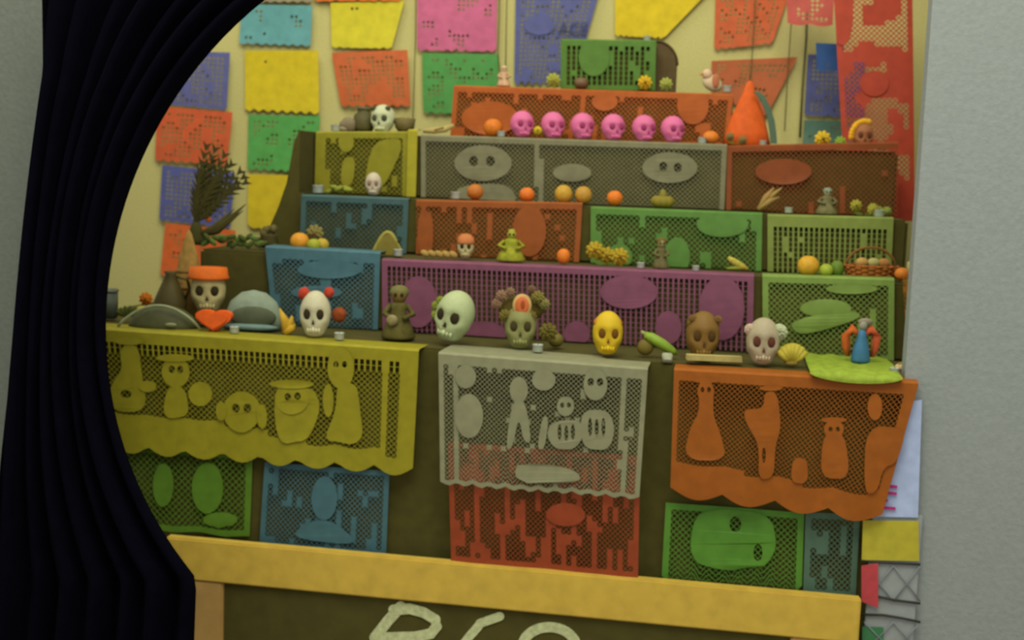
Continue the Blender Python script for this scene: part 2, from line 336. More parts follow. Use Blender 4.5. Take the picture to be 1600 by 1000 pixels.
# lime cloth lying on the table under the blue figurine and hanging over its edge
bm = B(); nx, ny = 18, 9; pa = on(1262, .02, z1); pb = on(1402, .02, z1)
g = []
for j in range(ny + 1):
    row = []
    for i in range(nx + 1):
        u = i / nx; x = pa.x + (pb.x - pa.x) * u
        if j <= 6: y, z = .19 - .031 * j - .055 * (j == 6), z1 + .006 + .0018 * math.sin(i * 1.3 + j)
        else:
            y = -.058; z = z1 - (j - 6) * .004 * (math.sin(PI * u) ** .6 if 0 < u < 1 else 0) + .002
        row.append(bm.verts.new((x, y, z)))
    g.append(row)
for j in range(ny):
    for i in range(nx): bm.faces.new((g[j][i], g[j][i + 1], g[j + 1][i + 1], g[j + 1][i]))
tag(obj('paper_mat', bm, mat((132, 152, 44), .7, .2, 70), None), 'lime green paper mat under the blue figurine, drooping over the table edge', 'paper mat', None)

# --- back wall sheets
WY = WALL_Y
def wsheet(label, rgb, quad, seed, nz=(22, -.1), off=.012, hole=.40, shapes=(), Y=WY, pitch=7, **k):
    return sheet(label, rgb, quad, Y, G3, pitch, hole, shapes, (9, 6, 6, 6), 0, (8, .05, 's'), .004, None, 'd', nz, (), 'wall_banner', seed, off, haze_mix=.0, **k)
wsheet('pale blue sheet at the top of the wall, leftmost in its row', (100, 158, 158), [(381, 8), (491, 10), (488, 74), (377, 70)], 31, (20, -.2))
wsheet('bright yellow tapering sheet at the top of the wall', (206, 192, 46), [(519, 6), (634, 2), (614, 78), (521, 76)], 32, (20, -.5))
wsheet('orange sheet edge cut off by the picture top above the yellow sheet', (214, 112, 40), [(494, -60), (634, -62), (630, 4), (494, 4)], 33, (20, -.4))
wsheet('grey sheet cut off by the picture top above the pale blue sheet', (150, 138, 108), [(376, -60), (490, -60), (490, 6), (378, 6)], 34, (20, -.4))
wsheet('magenta pink sheet at the top of the wall', (196, 98, 132), [(655, -30), (779, -28), (777, 83), (654, 81)], 35, (24, -.2))
bl = wsheet('blue sheet with cut lettering behind the green top block', (88, 92, 140), [(808, -20), (940, -20), (896, 134), (805, 134)], 36, (16, 0.22), shapes=[('e', 845, 40, 24, 16)])
wsheet('wide yellow sheet curling at the top of the wall above the top block', (212, 184, 24), [(962, -30), (1125, -30), (1036, 62), (962, 58)], 37, (20, -.6))
wsheet('orange red sheet at the top right of the wall', (196, 92, 48), [(1119, -30), (1240, -30), (1206, 70), (1116, 80)], 38, (16, 0.12))
wsheet('orange red tapering sheet on the wall beside the orange cone', (176, 92, 50), [(1112, 96), (1246, 90), (1196, 184), (1112, 150)], 39, (24, -.1))
wsheet('indigo sheet in the left column of the wall, above the red one', (94, 96, 146), [(264, 80), (363, 83), (358, 174), (256, 164)], 40, (16, 0.24))
wsheet('red sheet in the left column of the wall', (204, 92, 52), [(251, 166), (367, 176), (358, 260), (246, 252)], 41, (16, 0.12))
wsheet('indigo sheet behind the black plume on the wall', (88, 92, 150), [(258, 258), (371, 270), (362, 358), (253, 345)], 42, (16, 0.24))
wsheet('orange sheet behind the black plume, lowest in the left column', (218, 104, 50), [(263, 348), (372, 360), (366, 442), (254, 430)], 43, (16, -0.18))
wsheet('golden yellow sheet in the second column of the wall, above the green one', (208, 184, 34), [(386, 80), (500, 80), (502, 180), (386, 174)], 44, (20, -.5))
wsheet('green sheet in the second column of the wall between two yellow ones', (86, 158, 78), [(391, 180), (503, 182), (496, 272), (390, 266)], 45, (16, -0.08))
wsheet('golden yellow sheet, lowest in the second column beside the sloping cloth', (206, 180, 36), [(391, 272), (482, 275), (462, 374), (390, 354)], 46, (20, -.5))
wsheet('orange red sheet on the wall above the spotted skull', (196, 98, 52), [(521, 83), (639, 79), (644, 168), (536, 168)], 47, (16, 0.02))
wsheet('green sheet on the wall under the magenta one', (80, 146, 72), [(662, 84), (781, 86), (778, 182), (664, 178)], 48, (16, -0.08))
wsheet('dark blue sheet on the wall above the skull with the yellow wreath', (86, 90, 138), [(1262, 86), (1350, 88), (1350, 186), (1256, 182)], 49, (16, 0.22))
wsheet('teal paper strip on the wall below the dark blue sheet', (88, 122, 104), [(1256, 188), (1345, 190), (1344, 225), (1254, 225)], 50, (16, -0.38))
wsheet('small bright blue paper beside the tall red banner', (40, 76, 128), [(1274, 68), (1318, 70), (1318, 112), (1276, 112)], 51, (16, -0.68), Y=.80)
wsheet('rose red sheet at the top of the wall beside the tall red banner', (186, 84, 72), [(1228, -30), (1304, -30), (1300, 44), (1230, 40)], 52, (16, -0.08), Y=.82)
sheet('tall red hanging banner against the grey wall on the right', (190, 62, 44), [(1300, -40), (1424, -40), (1428, 345), (1322, 345)], .70, G3, 8, .2,
      [('p', [(1298, -40), (1335, -40), (1330, 70), (1300, 70)]), ('e', 1365, 130, 22, 20)], (6, 10, 6, 6), nz=(34, -.1), seed=53, name='wall_banner', wave=.006)
# lettering on the blue sheet
def text_mesh(name, txt, size, m, depth=.0008):
    cu = bpy.data.curves.new(name, 'FONT'); cu.body = txt; cu.size = size; cu.extrude = depth; cu.resolution_u = 3
    o = bpy.data.objects.new(name, cu); COL.objects.link(o); dg = bpy.context.evaluated_depsgraph_get()
    me = bpy.data.meshes.new_from_object(o.evaluated_get(dg)); bpy.data.objects.remove(o); bpy.data.curves.remove(cu)
    return mesh_obj(name, me, m)
tx = text_mesh('lettering', 'ACE', .040, mat((66, 70, 100), .7)); p0 = at(872, 52, WY - .024)
tx.parent = bl; tx.location = p0 - bl.location; tx.rotation_euler = (PI / 2, 0, 0); tx['label'] = 'dark capital lettering'
# strings on the back wall
def string(label, pts, Y, r=.0013, rgb=(88, 84, 46), cat='string', group='strings on the back wall'):
    P = [at(x, y, Y) for x, y in pts]; o0 = P[-1]
    bm = B(); tube(bm, [p - o0 for p in P], r, 6); o = obj('string', bm, mat(rgb, .8)); o.location = o0
    return tag(o, label, cat, group)
string('thin string down the wall left of the magenta sheet', [(650, -40), (649, 60), (647, 130), (645, 196)], WY - .03)
string('thin string down the wall just right of the magenta sheet', [(781, -40), (780, 30), (778, 80), (782, 130)], WY - .03)
string('second thin string right of the magenta sheet, nearer the blue one', [(793, -40), (791, 40), (790, 110)], WY - .034)
string('thin string in front of the orange red sheet at top right', [(1182, -40), (1179, 30), (1175, 90), (1166, 200)], WY - .035)
string('thin string crossing the tapering orange sheet', [(1240, -40), (1236, 40), (1230, 130), (1226, 205)], WY - .035)
string('thick cord beside the dark blue sheet on the wall', [(1262, -30), (1260, 60), (1254, 140), (1250, 215)], WY - .03, .0028)

# ------------------------------------------------------------------ things standing on the tiers
SPOTS = []
def thing(name, label, cat, px, S, dy, group=None, rz=PSI, dz=.0045):
    p = on(px, S.Y + dy, S.z + dz); e = bpy.data.objects.new(name, None); e.empty_display_size = .02; COL.objects.link(e)
    e.location = p; e.rotation_euler = (0, 0, rz); tag(e, label, cat, group); SPOTS.append((name, px, p))
    return e, mpp(p)

def skull_base():
    bm = B(); bmesh.ops.create_uvsphere(bm, u_segments=32, v_segments=22, radius=1)
    for v in bm.verts:
        x, y, z = v.co
        t = max(0, min(1, (-.05 - z) / .95))
        nx = x * (.50 if z > -.05 else .50 * (1 - .10 * t)) * (1 + .30 * max(0, t - .2) * (1 if t < .8 else .9))
        ny = y * (.56 if z > 0 else .56 * (1 - (.62 * t ** .8 if y > 0 else .10 * t)) * (1 + .35 * max(0, t - .3)))
        if y < -.1: ny *= .93
        nz = z * .60 if z > 0 else z * .62
        if t > .75:                                     # chin: flat and square
            k = math.hypot(x, y) + 1e-6; nx += .16 * x / k * (t - .75) * 4 * .5; ny += (-.10 + .06 * y / k) * (t - .75) * 4; nz = min(nz, -.46)
        ex = math.exp(-(((abs(nx) - .20) / .125) ** 2 + ((nz - .0) / .14) ** 2)) if ny < 0 else 0
        no = math.exp(-((nx / .07) ** 2 + ((nz + .21) / .08) ** 2)) if ny < 0 else 0
        ck = math.exp(-(((abs(nx) - .34) / .1) ** 2 + ((nz + .16) / .07) ** 2)) if ny < .1 else 0
        br = math.exp(-(((abs(nx) - .2) / .2) ** 2 + ((nz - .15) / .05) ** 2)) if ny < 0 else 0
        hol = math.exp(-(((abs(nx) - .36) / .08) ** 2 + ((nz + .36) / .1) ** 2))
        ny += .16 * ex + .09 * no - .03 * ck - .03 * br; nx *= 1 + .08 * ck - .10 * hol
        v.co = (nx, ny, nz + .62)
    bmesh.ops.recalc_face_normals(bm, faces=bm.faces)
    me = bpy.data.meshes.new('skull'); bm.to_mesh(me); bm.free()
    for p in me.polygons: p.use_smooth = True
    return me
SK = skull_base()
def part_simple(bm, name, m, par, smooth=True): return obj(name, bm, m, par, smooth)
def skull(label, rgb, px, wpx, S, dy, eye=(48, 40, 16), group=None, rz=0, tilt=(0, 0), hs=1.0, teeth=True, jaw=None, dz=.0045, name='sugar_skull'):
    e, s = thing(name, label, 'skull', px, S, dy, group, PSI + rz, dz); k = wpx * s
    e.rotation_euler = (tilt[0], tilt[1], PSI + rz)
    me = SK.copy(); me.materials.clear(); c = mesh_obj('cranium', me, mat(rgb, .6, .22, 70), e); c.scale = (k, k, k * hs)
    me_eye = mat(eye, .9)
    for sx in (-1, 1):
        bm = B(); ell(bm, (sx * .195 * k, -.385 * k, .625 * k * hs), (.135 * k, .075 * k, .15 * k * hs), 14, 8); obj('eye_socket', bm, me_eye, e)
    bm = B(); prism(bm, [(-.055 * k, .36 * k * hs), (.055 * k, .36 * k * hs), (0, .475 * k * hs)], -.47 * k, -.36 * k); obj('nose', bm, me_eye, e, False)
    if teeth:
        tm = mat(tuple(min(255, int(v * 1.12)) for v in rgb), .5)
        for i in range(5):
            x = (i - 2) * .085 * k; y = -.435 * k + .03 * k * abs(i - 2)
            bm = B(); box(bm, (x - .040 * k, y - .012 * k, .12 * k * hs), (x + .040 * k, y + .05 * k, .28 * k * hs), .012 * k); obj('tooth', bm, tm, e)
    return e, s, k
def petals(bm, c, r, n=3, tilt=.5, sq=.8, rot=None):
    """layered flower head facing -y"""
    R = rot or Matrix.Identity(3); c = Vector(c)
    for l in range(n):
        m = 9 - l * 2; rr = r * (1 - l * .27)
        for k in range(m):
            a = 2 * PI * k / m + l * .4; d = Vector((math.cos(a), 0, math.sin(a))); t = Vector((-math.sin(a), 0, math.cos(a)))
            f = Vector((0, -1, 0)); up = f * (r * (.12 + .2 * l))
            pts = [d * rr * .12, d * rr * .6 + t * rr * .36, d * rr + t * rr * .12 + f * rr * tilt * .2, d * rr - t * rr * .12 + f * rr * tilt * .2, d * rr * .6 - t * rr * .36]
            vs = [bm.verts.new(c + R @ (p + up)) for p in pts]; bm.faces.new(vs)
            vs2 = [bm.verts.new(c + R @ (p + up + Vector((0, r * .06, 0)))) for p in pts]; bm.faces.new(vs2[::-1])
            for q in range(5): bm.faces.new((vs[q], vs2[q], vs2[(q + 1) % 5], vs[(q + 1) % 5]))
def flower(label, rgb, px, wpx, S, dy, leaf=(86, 110, 36), heads=1, group='marigolds and other flowers on the altar', name='marigold', centre=(120, 80, 20), dz=.0045):
    e, s = thing(name, label, 'flower', px, S, dy, group, dz=dz); r = wpx * s / 2
    for h in range(heads):
        c = (0, 0, r * .95) if heads == 1 else (r * .95 * math.cos(h * 2.1 + .5), .2 * r * h, r * (.62 + .35 * (h % 2)))
        q = r * .95 if heads == 1 else r * .6
        bm = B(); petals(bm, c, q); ell(bm, c, (q * .6, q * .5, q * .6), 10, 8); bo = obj('bloom', bm, mat(rgb, .8), e)
        bm = B(); ell(bm, (c[0], c[1] - q * .62, c[2]), (q * .2, q * .14, q * .2), 8, 6); obj('flower_centre', bm, mat(centre, .8), bo)
    bm = B()
    for sg in (-1, 1):
        vs = [(0, .1 * r, .1 * r), (sg * .5 * r, -.1 * r, .35 * r), (sg * 1.05 * r, 0, .25 * r), (sg * .55 * r, .1 * r, .05 * r)]
        prism(bm, [(v[0], v[2]) for v in vs], 0, .12 * r)
    obj('leaf', bm, mat(leaf, .8), e, False)
    return e
def fruit(label, rgb, px, wpx, S, dy, group='round fruit on the tiers', hs=.95, stem=(84, 88, 30), name='orange', cat='fruit', dz=.0045):
    e, s = thing(name, label, cat, px, S, dy, group, dz=dz); r = wpx * s / 2
    bm = B(); prof = []
    for i in range(13):
        a = -PI / 2 + PI * i / 12; z = math.sin(a); rr = math.cos(a)
        if i == 12: z = .86
        if i == 0: z = -.94
        prof.append((max(rr, .02) * r, (z * hs + hs * .95) * r))
    lathe(bm, prof, 18); obj('fruit_body', bm, mat(rgb, .55, .12, 120, .25), e)
    bm = B(); lathe(bm, [(.1 * r, 1.75 * hs * r), (.13 * r, 1.86 * hs * r), (.05 * r, 2.05 * hs * r)], 8); obj('stem', bm, mat(stem, .8), e)
    return e
def candle(label, px, S, dy, wpx=13, rgb=(186, 190, 160), hs=1.0, dz=.0045):
    e, s = thing('tea_light', label, 'candle', px, S, dy, 'small white candles on the altar', dz=dz); r = wpx * s / 2
    bm = B(); lathe(bm, [(.9 * r, 0), (r, .1 * r), (r, 1.3 * r * hs), (1.06 * r, 1.35 * r * hs), (1.06 * r, 1.42 * r * hs), (.92 * r, 1.42 * r * hs), (.9 * r, 1.25 * r * hs)], 18); obj('cup', bm, mat((176, 182, 168), .35), e)
    bm = B(); lathe(bm, [(.9 * r, .3 * r), (.9 * r, 1.24 * r * hs), (.3 * r, 1.27 * r * hs)], 16); wx = obj('wax', bm, mat(rgb, .5), e)
    bm = B(); tube(bm, [(0, 0, 1.2 * r * hs), (.05 * r, 0, 1.7 * r * hs)], .08 * r, 6); obj('wick', bm, M_dark, wx)
    return e
def figurine(label, px, hpx, S, dy, robe, skin, hair=None, wpx=None, arms=True, name='figurine', dz=.0045):
    """small standing figure: bell robe, arms, head"""
    e, s = thing(name, label, 'figurine', px, S, dy, None, dz=dz); h = hpx * s; w = (wpx or hpx * .55) * s / 2
    bm = B(); lathe(bm, [(w * .95, 0), (w, .05 * h), (w * .72, .3 * h), (w * .42, .55 * h), (w * .5, .66 * h), (w * .22, .74 * h)], 18); obj('robe', bm, mat(robe, .8, .25, 80), e)
    bm = B(); ell(bm, (0, -.02 * h, .84 * h), (.15 * h, .15 * h, .17 * h)); hd = obj('head', bm, mat(skin, .6, .2, 90), e)
    for sg in (-1, 1):
        bm = B(); ell(bm, (sg * .06 * h, -.155 * h, .86 * h), (.035 * h, .03 * h, .04 * h), 8, 6); obj('eye', bm, M_dark, hd)
    if arms:
        for sg in (-1, 1):
            bm = B(); tube(bm, [(sg * w * .45, 0, .64 * h), (sg * w * .85, -.05 * h, .48 * h), (sg * w * .35, -w * .8, .42 * h)], [.06 * h, .055 * h, .045 * h], 8); obj('arm', bm, mat(robe, .8, .25, 80), e)
    if hair:
        bm = B(); ell(bm, (0, .02 * h, .90 * h), (.19 * h, .17 * h, .14 * h)); obj('hair', bm, mat(hair, .9, .2, 90), hd)
    return e, s, h

# ---- table top (first tier), left to right
e, s = thing('tin', 'grey tin box at the far left of the table beside the drape', 'tin', 168, S1, .12)
bm = B(); box(bm, (-16 * s, -10 * s, 0), (14 * s, 10 * s, 42 * s), 2 * s); obj('tin_body', bm, mat((84, 90, 76), .6), e)
bm = B(); box(bm, (-17 * s, -11 * s, 40 * s), (15 * s, 11 * s, 47 * s), 2 * s); obj('lid', bm, mat((100, 106, 90), .5), e)
e, s = thing('leafy_sprig', 'dark green leafy sprig lying by the grey tin', 'plant', 202, S1, .10)
for k in range(7):
    a = .3 + k * .4; bm = B(); ell(bm, (14 * s * math.cos(a), 0, (8 + 8 * math.sin(a)) * s), (9 * s, 3 * s, 4.5 * s), 8, 6, Matrix.Rotation(-a, 3, 'Y')); obj('leaf', bm, mat((76, 84, 26), .8), e)
fruit('yellow-green fruit behind the dark hat at the left of the table', (172, 158, 34), 222, 24, S1, .13, name='lemon')
flower('orange marigold cluster at the left of the table behind the dark hat', (206, 116, 24), 242, 36, S1, .16, heads=2, dz=.022)
def sombrero(label, rgb, px, wpx, S, dy, hpx, tilt, name='sombrero', dz=.02, rim=None):
    e, s = thing(name, label, 'hat', px, S, dy, None, dz=dz); r = wpx * s / 2; h = hpx * s; e.rotation_euler = (tilt[0], tilt[1], PSI)
    bm = B(); lathe(bm, [(.42 * r, 0), (.8 * r, .02 * h), (r, .16 * h), (1.0 * r, .2 * h), (.8 * r, .08 * h), (.44 * r, .08 * h)], 28); obj('brim', bm, mat(rgb, .6, .12, 60), e)
    bm = B(); lathe(bm, [(.44 * r, .04 * h), (.42 * r, .4 * h), (.3 * r, .85 * h), (.15 * r, h), (.02 * r, h)], 24); obj('crown', bm, mat(rgb, .6, .12, 60), e)
    bm = B(); lathe(bm, [(.45 * r, .1 * h), (.46 * r, .2 * h), (.43 * r, .3 * h)], 24); obj('hat_band', bm, mat(rim or rgb, .7), e)
    return e
# dark domed hat with pale curved rim
e, s = thing('domed_hat', 'dark olive domed hat with a pale curved rim at the left of the table', 'hat', 256, S1, .048, dz=.003)
bm = B(); n = 18
prof = [(1, 0), (.97, .2), (.86, .5), (.6, .82), (.3, .97), (.02, 1)]
lathe(bm, [(a * 58 * s, b * 34 * s) for a, b in prof], 28); o = obj('crown', bm, mat((72, 74, 40), .6, .15, 60), e); o.scale = (.95, .5, 1)
bm = B(); tube(bm, [((-64 + 128 * i / n) * s, -26 * s, (2 + 35 * math.sin(PI * i / n) ** .8) * s) for i in range(n + 1)], 2.2 * s, 8); obj('rim', bm, mat((140, 146, 108), .5), e)
bm = B(); ell(bm, (20 * s, -34 * s, 9 * s), (9 * s, 3 * s, 3 * s)); obj('ornament', bm, mat((128, 130, 92), .5), e)
e, s = thing('clay_jug', 'dark brown clay jug between the marigold and the orange-hatted skull', 'jug', 266, S1, .12)
bm = B(); lathe(bm, [(15 * s, 0), (24 * s, 12 * s), (25 * s, 34 * s), (15 * s, 58 * s), (8 * s, 74 * s), (11 * s, 80 * s), (7 * s, 80 * s)], 20); obj('jug_body', bm, mat((80, 70, 32), .6), e)
bm = B(); tube(bm, [(10 * s, 0, 72 * s), (26 * s, 0, 68 * s), (30 * s, 0, 52 * s), (22 * s, 0, 36 * s)], 2.6 * s); obj('handle', bm, mat((86, 74, 34), .6), e)
e, s = thing('straw_cone', 'tan straw cone standing behind the orange-hatted skull', 'straw cone', 294, S1, .184)
bm = B(); lathe(bm, [(26 * s, 0), (24 * s, 50 * s), (14 * s, 100 * s), (5 * s, 132 * s), (.5 * s, 140 * s)], 20); o = obj('cone_body', bm, mat((158, 124, 60), .8, .3, 60), e); o.scale.y = .65
for zz, rr in ((50, 24.5), (75, 19.5)):
    bm = B(); lathe(bm, [(rr * s, (zz - 3) * s), ((rr + 1.2) * s, zz * s), ((rr - 1) * s, (zz + 3) * s)], 20); o = obj('band', bm, mat((130, 96, 44), .8), e); o.scale.y = .65
# skull with orange hat and orange heart pot
e, s, k = skull('pale skull wearing a flat orange hat above the red-orange pot', (176, 164, 110), 325, 54, S1, .125, rz=.15, hs=1.04, dz=.03, name='hatted_skull')
bm = B(); lathe(bm, [(.44 * k, .96 * k), (.58 * k, .96 * k), (.60 * k, 1.02 * k), (.56 * k, 1.08 * k), (.53 * k, 1.29 * k), (.02 * k, 1.31 * k)], 24); obj('hat', bm, mat((206, 98, 24), .7), e)
bm = B(); lathe(bm, [(.30 * k, -.32 * k), (.34 * k, -.30 * k), (.30 * k, .1 * k), (.02 * k, .1 * k)], 16); obj('stand', bm, mat((120, 96, 40), .7), e)
e, s = thing('heart_pot', 'bright red-orange heart-shaped pot in front of the hatted skull', 'pot', 335, S1, .035)
bm = B(); hp = []
for i in range(40):
    t = 2 * PI * i / 40; hp.append((16 * math.sin(t) ** 3 * 1.75 * s, (17 + 13 * math.cos(t) * 1.25 - 5 * math.cos(2 * t) - 2 * math.cos(3 * t) + 3) * s))
zmin_ = min(z for _, z in hp); prism(bm, [(x, z - zmin_) for x, z in hp], -9 * s, 9 * s)
prism(bm, [(x * .82, (z - zmin_ - 19 * s) * .82 + 19 * s) for x, z in hp], -13 * s, -9.5 * s)
obj('heart_body', bm, mat((220, 92, 26), .5), e, False)
bm = B(); box(bm, (-8 * s, -6 * s, 0), (8 * s, 6 * s, 6 * s), 1 * s); obj('foot', bm, mat((190, 80, 26), .5), e)
# grey-blue brimmed hat
e, s = thing('round_hat', 'grey-blue round hat tipped on its side, right of the red-orange pot', 'hat', 396, S1, .11, dz=.004)
bm = B(); lathe(bm, [(48 * s, 0), (47 * s, 20 * s), (38 * s, 42 * s), (20 * s, 56 * s), (1 * s, 60 * s)], 28); o = obj('crown', bm, mat((128, 140, 118), .6), e); o.scale = (.95, .5, 1)
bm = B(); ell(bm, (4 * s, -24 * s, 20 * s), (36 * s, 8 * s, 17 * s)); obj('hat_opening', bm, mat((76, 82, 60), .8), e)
bm = B(); ell(bm, (2 * s, -27 * s, 5 * s), (42 * s, 8 * s, 6 * s)); obj('brim', bm, mat((104, 128, 120), .6), e)
candle('small white candle between the red-orange pot and the round hat', 366, S1, .02, 14)
e, s = thing('banana_flower', 'yellow curved petal flower left of the white skull with pompoms', 'flower', 446, S1, .06, 'marigolds and other flowers on the altar')
for k_, (a, L) in enumerate(((-.25, 40), (.35, 30), (.8, 22))):
    bm = B(); tube(bm, [(0, -k_ * 2 * s, 0), (math.sin(a) * L * .5 * s + 4 * s, -k_ * 2 * s, L * .5 * s), (math.sin(a) * L * s, -k_ * 2 * s, L * math.cos(a) * s)], [5 * s, 7 * s, 1 * s], 8); obj('petal', bm, mat((188, 150, 40), .7), e)
e, s, k = skull('white decorated skull with red pompoms on the table left of centre', (186, 180, 146), 492, 48, S1, .045, hs=1.22, name='pompom_skull')
for (x, z, r) in ((-.38, 1.36, .21), (.42, 1.44, .17), (.76, .72, .24)):
    bm = B(); ell(bm, (x * k, .08 * k, z * k), r * k, 14, 10)
    for v in bm.verts: v.co += Vector((random.uniform(-1, 1), random.uniform(-1, 1), random.uniform(-1, 1))) * .02 * k
    obj('pompom', bm, mat((168, 58, 36) if z > 1 else (128, 60, 24), .95, .2, 100), e)
for pts in ([(-.2, .1, 1.1), (-.3, .1, 1.25)], [(.2, .1, 1.1), (.36, .1, 1.35)], [(.3, .15, .6), (.6, .12, .7)]):
    bm = B(); tube(bm, [tuple(c * k for c in p) for p in pts], .03 * k, 6); obj('pompom_stalk', bm, mat((150, 140, 104), .8), e)
candle('small white candle right of the white skull with pompoms', 530, S1, .02, 15)
e, s, h = figurine('mossy brown seated figurine at the left end of the purple banner', 622, 80, S1, .09, (84, 78, 32), (104, 84, 36), (106, 104, 56), 54)
bm = B(); ell(bm, (-8 * s, -22 * s, 30 * s), (9 * s, 6 * s, 9 * s)); obj('held_flower', bm, mat((128, 118, 78), .8, .2, 90), e)
e, s, k = skull('large pale green-white skull turned left beside the centrepiece', (166, 176, 128), 702, 60, S1, .06, rz=-.45, tilt=(0, .22), hs=1.08, name='turned_skull', dz=.012)
for q, (x, z) in enumerate(((-.45, .55), (-.50, .78), (-.40, .95))):
    bm = B(); petals(bm, (x * k, -.2 * k, z * k), .13 * k); obj('side_flower', bm, mat((130, 142, 44), .8), e)
# centrepiece: crowned skull
e, s, k = skull('mossy green skull with a big flower crown at the table centre', (128, 128, 76), 812, 50, S1, .06, hs=1.15, name='crowned_skull', eye=(62, 54, 22))
bm = B(); ell(bm, (0, .12 * k, 1.22 * k), (.74 * k, .3 * k, .42 * k), 20, 12); obj('headdress', bm, mat((84, 72, 24), .9, .25, 60), e)
for (x, z, r, c) in ((-.62, 1.62, .20, (134, 104, 76)), (-.76, 1.38, .17, (134, 104, 76)), (-.36, 1.74, .17, (128, 100, 74)), (.5, 1.62, .22, (118, 108, 48)), (.72, 1.42, .18, (126, 118, 64)),
                     (.86, .55, .30, (98, 88, 30)), (-.5, 1.02, .2, (112, 100, 40)), (.3, 1.02, .2, (104, 92, 36)), (.3, 1.86, .14, (112, 84, 60))):
    bm = B(); petals(bm, (x * k, -.2 * k, z * k), r * k); ell(bm, (x * k, -.2 * k, z * k), (r * .6 * k, r * .4 * k, r * .6 * k), 10, 8); obj('crown_flower', bm, mat(c, .8, .2, 80), e)
bm = B(); ell(bm, (.02 * k, -.30 * k, 1.36 * k), (.30 * k, .08 * k, .36 * k), 18, 10); mr = obj('medallion_rim', bm, mat((186, 152, 92), .6), e)
bm = B(); ell(bm, (.02 * k, -.35 * k, 1.36 * k), (.22 * k, .06 * k, .28 * k), 18, 10); obj('medallion', bm, mat((190, 100, 52), .6), mr)
bm = B(); ell(bm, (.04 * k, -.385 * k, 1.38 * k), (.08 * k, .04 * k, .16 * k), 12, 8); obj('medallion_centre', bm, mat((150, 66, 22), .6), mr)
candle('small white candle on the silver banner in front of the crowned skull', 840, S1, .02, 16)
fruit('small olive fruit just right of the crowned skull', (104, 96, 34), 868, 24, S1, .10, name='olive_fruit')
e, s, k = skull('yellow skull with an orange crown on the table front', (196, 164, 28), 948, 47, S1, .035, hs=1.18, name='yellow_skull', eye=(104, 66, 12), dz=.006)
bm = B(); ell(bm, (0, .05 * k, .98 * k), (.49 * k, .47 * k, .36 * k), 22, 12)
for v in list(bm.verts):
    if v.co.z < .98 * k: v.co.z = .98 * k
obj('painted_cap', bm, mat((190, 118, 40), .6), e)
e, s = thing('green_chilli', 'green chilli pepper leaning beside the yellow skull', 'chilli', 1030, S1, .06)
bm = B(); tube(bm, [(-24 * s, 0, 33 * s), (-14 * s, -2 * s, 29 * s), (4 * s, -4 * s, 19 * s), (20 * s, -4 * s, 9 * s), (27 * s, -4 * s, 5 * s)], [5 * s, 8 * s, 8.5 * s, 6.5 * s, 2 * s], 12); obj('pepper_body', bm, mat((124, 150, 46), .45), e)
bm = B(); tube(bm, [(-23 * s, 0, 33 * s), (-30 * s, 0, 38 * s)], [4 * s, 2 * s], 8); obj('stalk', bm, mat((140, 146, 80), .7), e)
bm = B(); ell(bm, (-22 * s, 2 * s, 13 * s), (13 * s, 8 * s, 13 * s)); obj('resting_lime', bm, mat((106, 92, 34), .7), e)
e, s = thing('paper_cube', 'tiny white cube at the table edge between silver and orange banners', 'cube', 1042, S1, .012, dz=.001)
bm = B(); box(bm, (-7.5 * s, -7 * s, 0), (7.5 * s, 7 * s, 14 * s), 1.2 * s); obj('cube_body', bm, mat((158, 162, 130), .7), e)
bm = B(); box(bm, (-5 * s, -7.4 * s, 5 * s), (5 * s, -6.9 * s, 9 * s)); obj('cube_mark', bm, mat((180, 184, 158), .7), e, False)
e, s, k = skull('brown chocolate-coloured skull between the chilli and the white skull', (118, 88, 36), 1096, 52, S1, .06, hs=1.18, name='brown_skull', eye=(74, 52, 14))
bm = B(); ell(bm, (0, .06 * k, 1.05 * k), (.50 * k, .45 * k, .28 * k), 20, 10); obj('headdress', bm, mat((106, 86, 30), .8, .25, 70), e)
for x in (-.36, .40):
    bm = B(); petals(bm, (x * k, -.2 * k, 1.22 * k), .13 * k); obj('crown_flower', bm, mat((122, 92, 44), .8), e)
e, s = thing('folded_paper', 'cream folded paper strip on the table above the orange banner', 'paper', 1116, S1, .022, dz=.008)
bm = B()
for i in range(4): box(bm, (-44 * s, (-12 + i * 1.5) * s, i * 2.2 * s), (42 * s, (12 - i) * s, (i * 2.2 + 1.7) * s), .5 * s)
obj('folds', bm, mat((172, 158, 96), .8), e)
e, s, k = skull('white skull with mauve shading near the right of the table', (160, 148, 118), 1190, 52, S1, .04, hs=1.15, name='mauve_skull', eye=(88, 50, 36), rz=-.1)
for (x, z, r, c) in ((.46, 1.0, .24, (172, 178, 140)), (-.40, 1.02, .18, (182, 160, 136)), (.02, 1.12, .16, (130, 96, 74))):
    bm = B(); ell(bm, (x * k, .0, z * k), (r * k, r * .8 * k, r * k), 14, 10); petals(bm, (x * k, -.1 * k, z * k), r * k); obj('crown_flower', bm, mat(c, .8), e)
e, s = thing('yellow_shell', 'yellow fan-shaped shell beside the mauve-shaded skull', 'shell', 1236, S1, .04)
for k_ in range(7):
    a = -.9 + k_ * .3; bm = B(); tube(bm, [(0, 0, 2 * s), (math.sin(a) * 16 * s, -4 * s, (4 + 15 * math.cos(a)) * s), (math.sin(a) * 27 * s, 0, (3 + 32 * math.cos(a)) * s)], [2 * s, 5 * s, 5.5 * s], 8); obj('rib', bm, mat((170, 156, 50), .6), e)
bm = B(); ell(bm, (0, 0, 4 * s), (12 * s, 7 * s, 5 * s)); obj('hinge', bm, mat((120, 104, 40), .7), e)
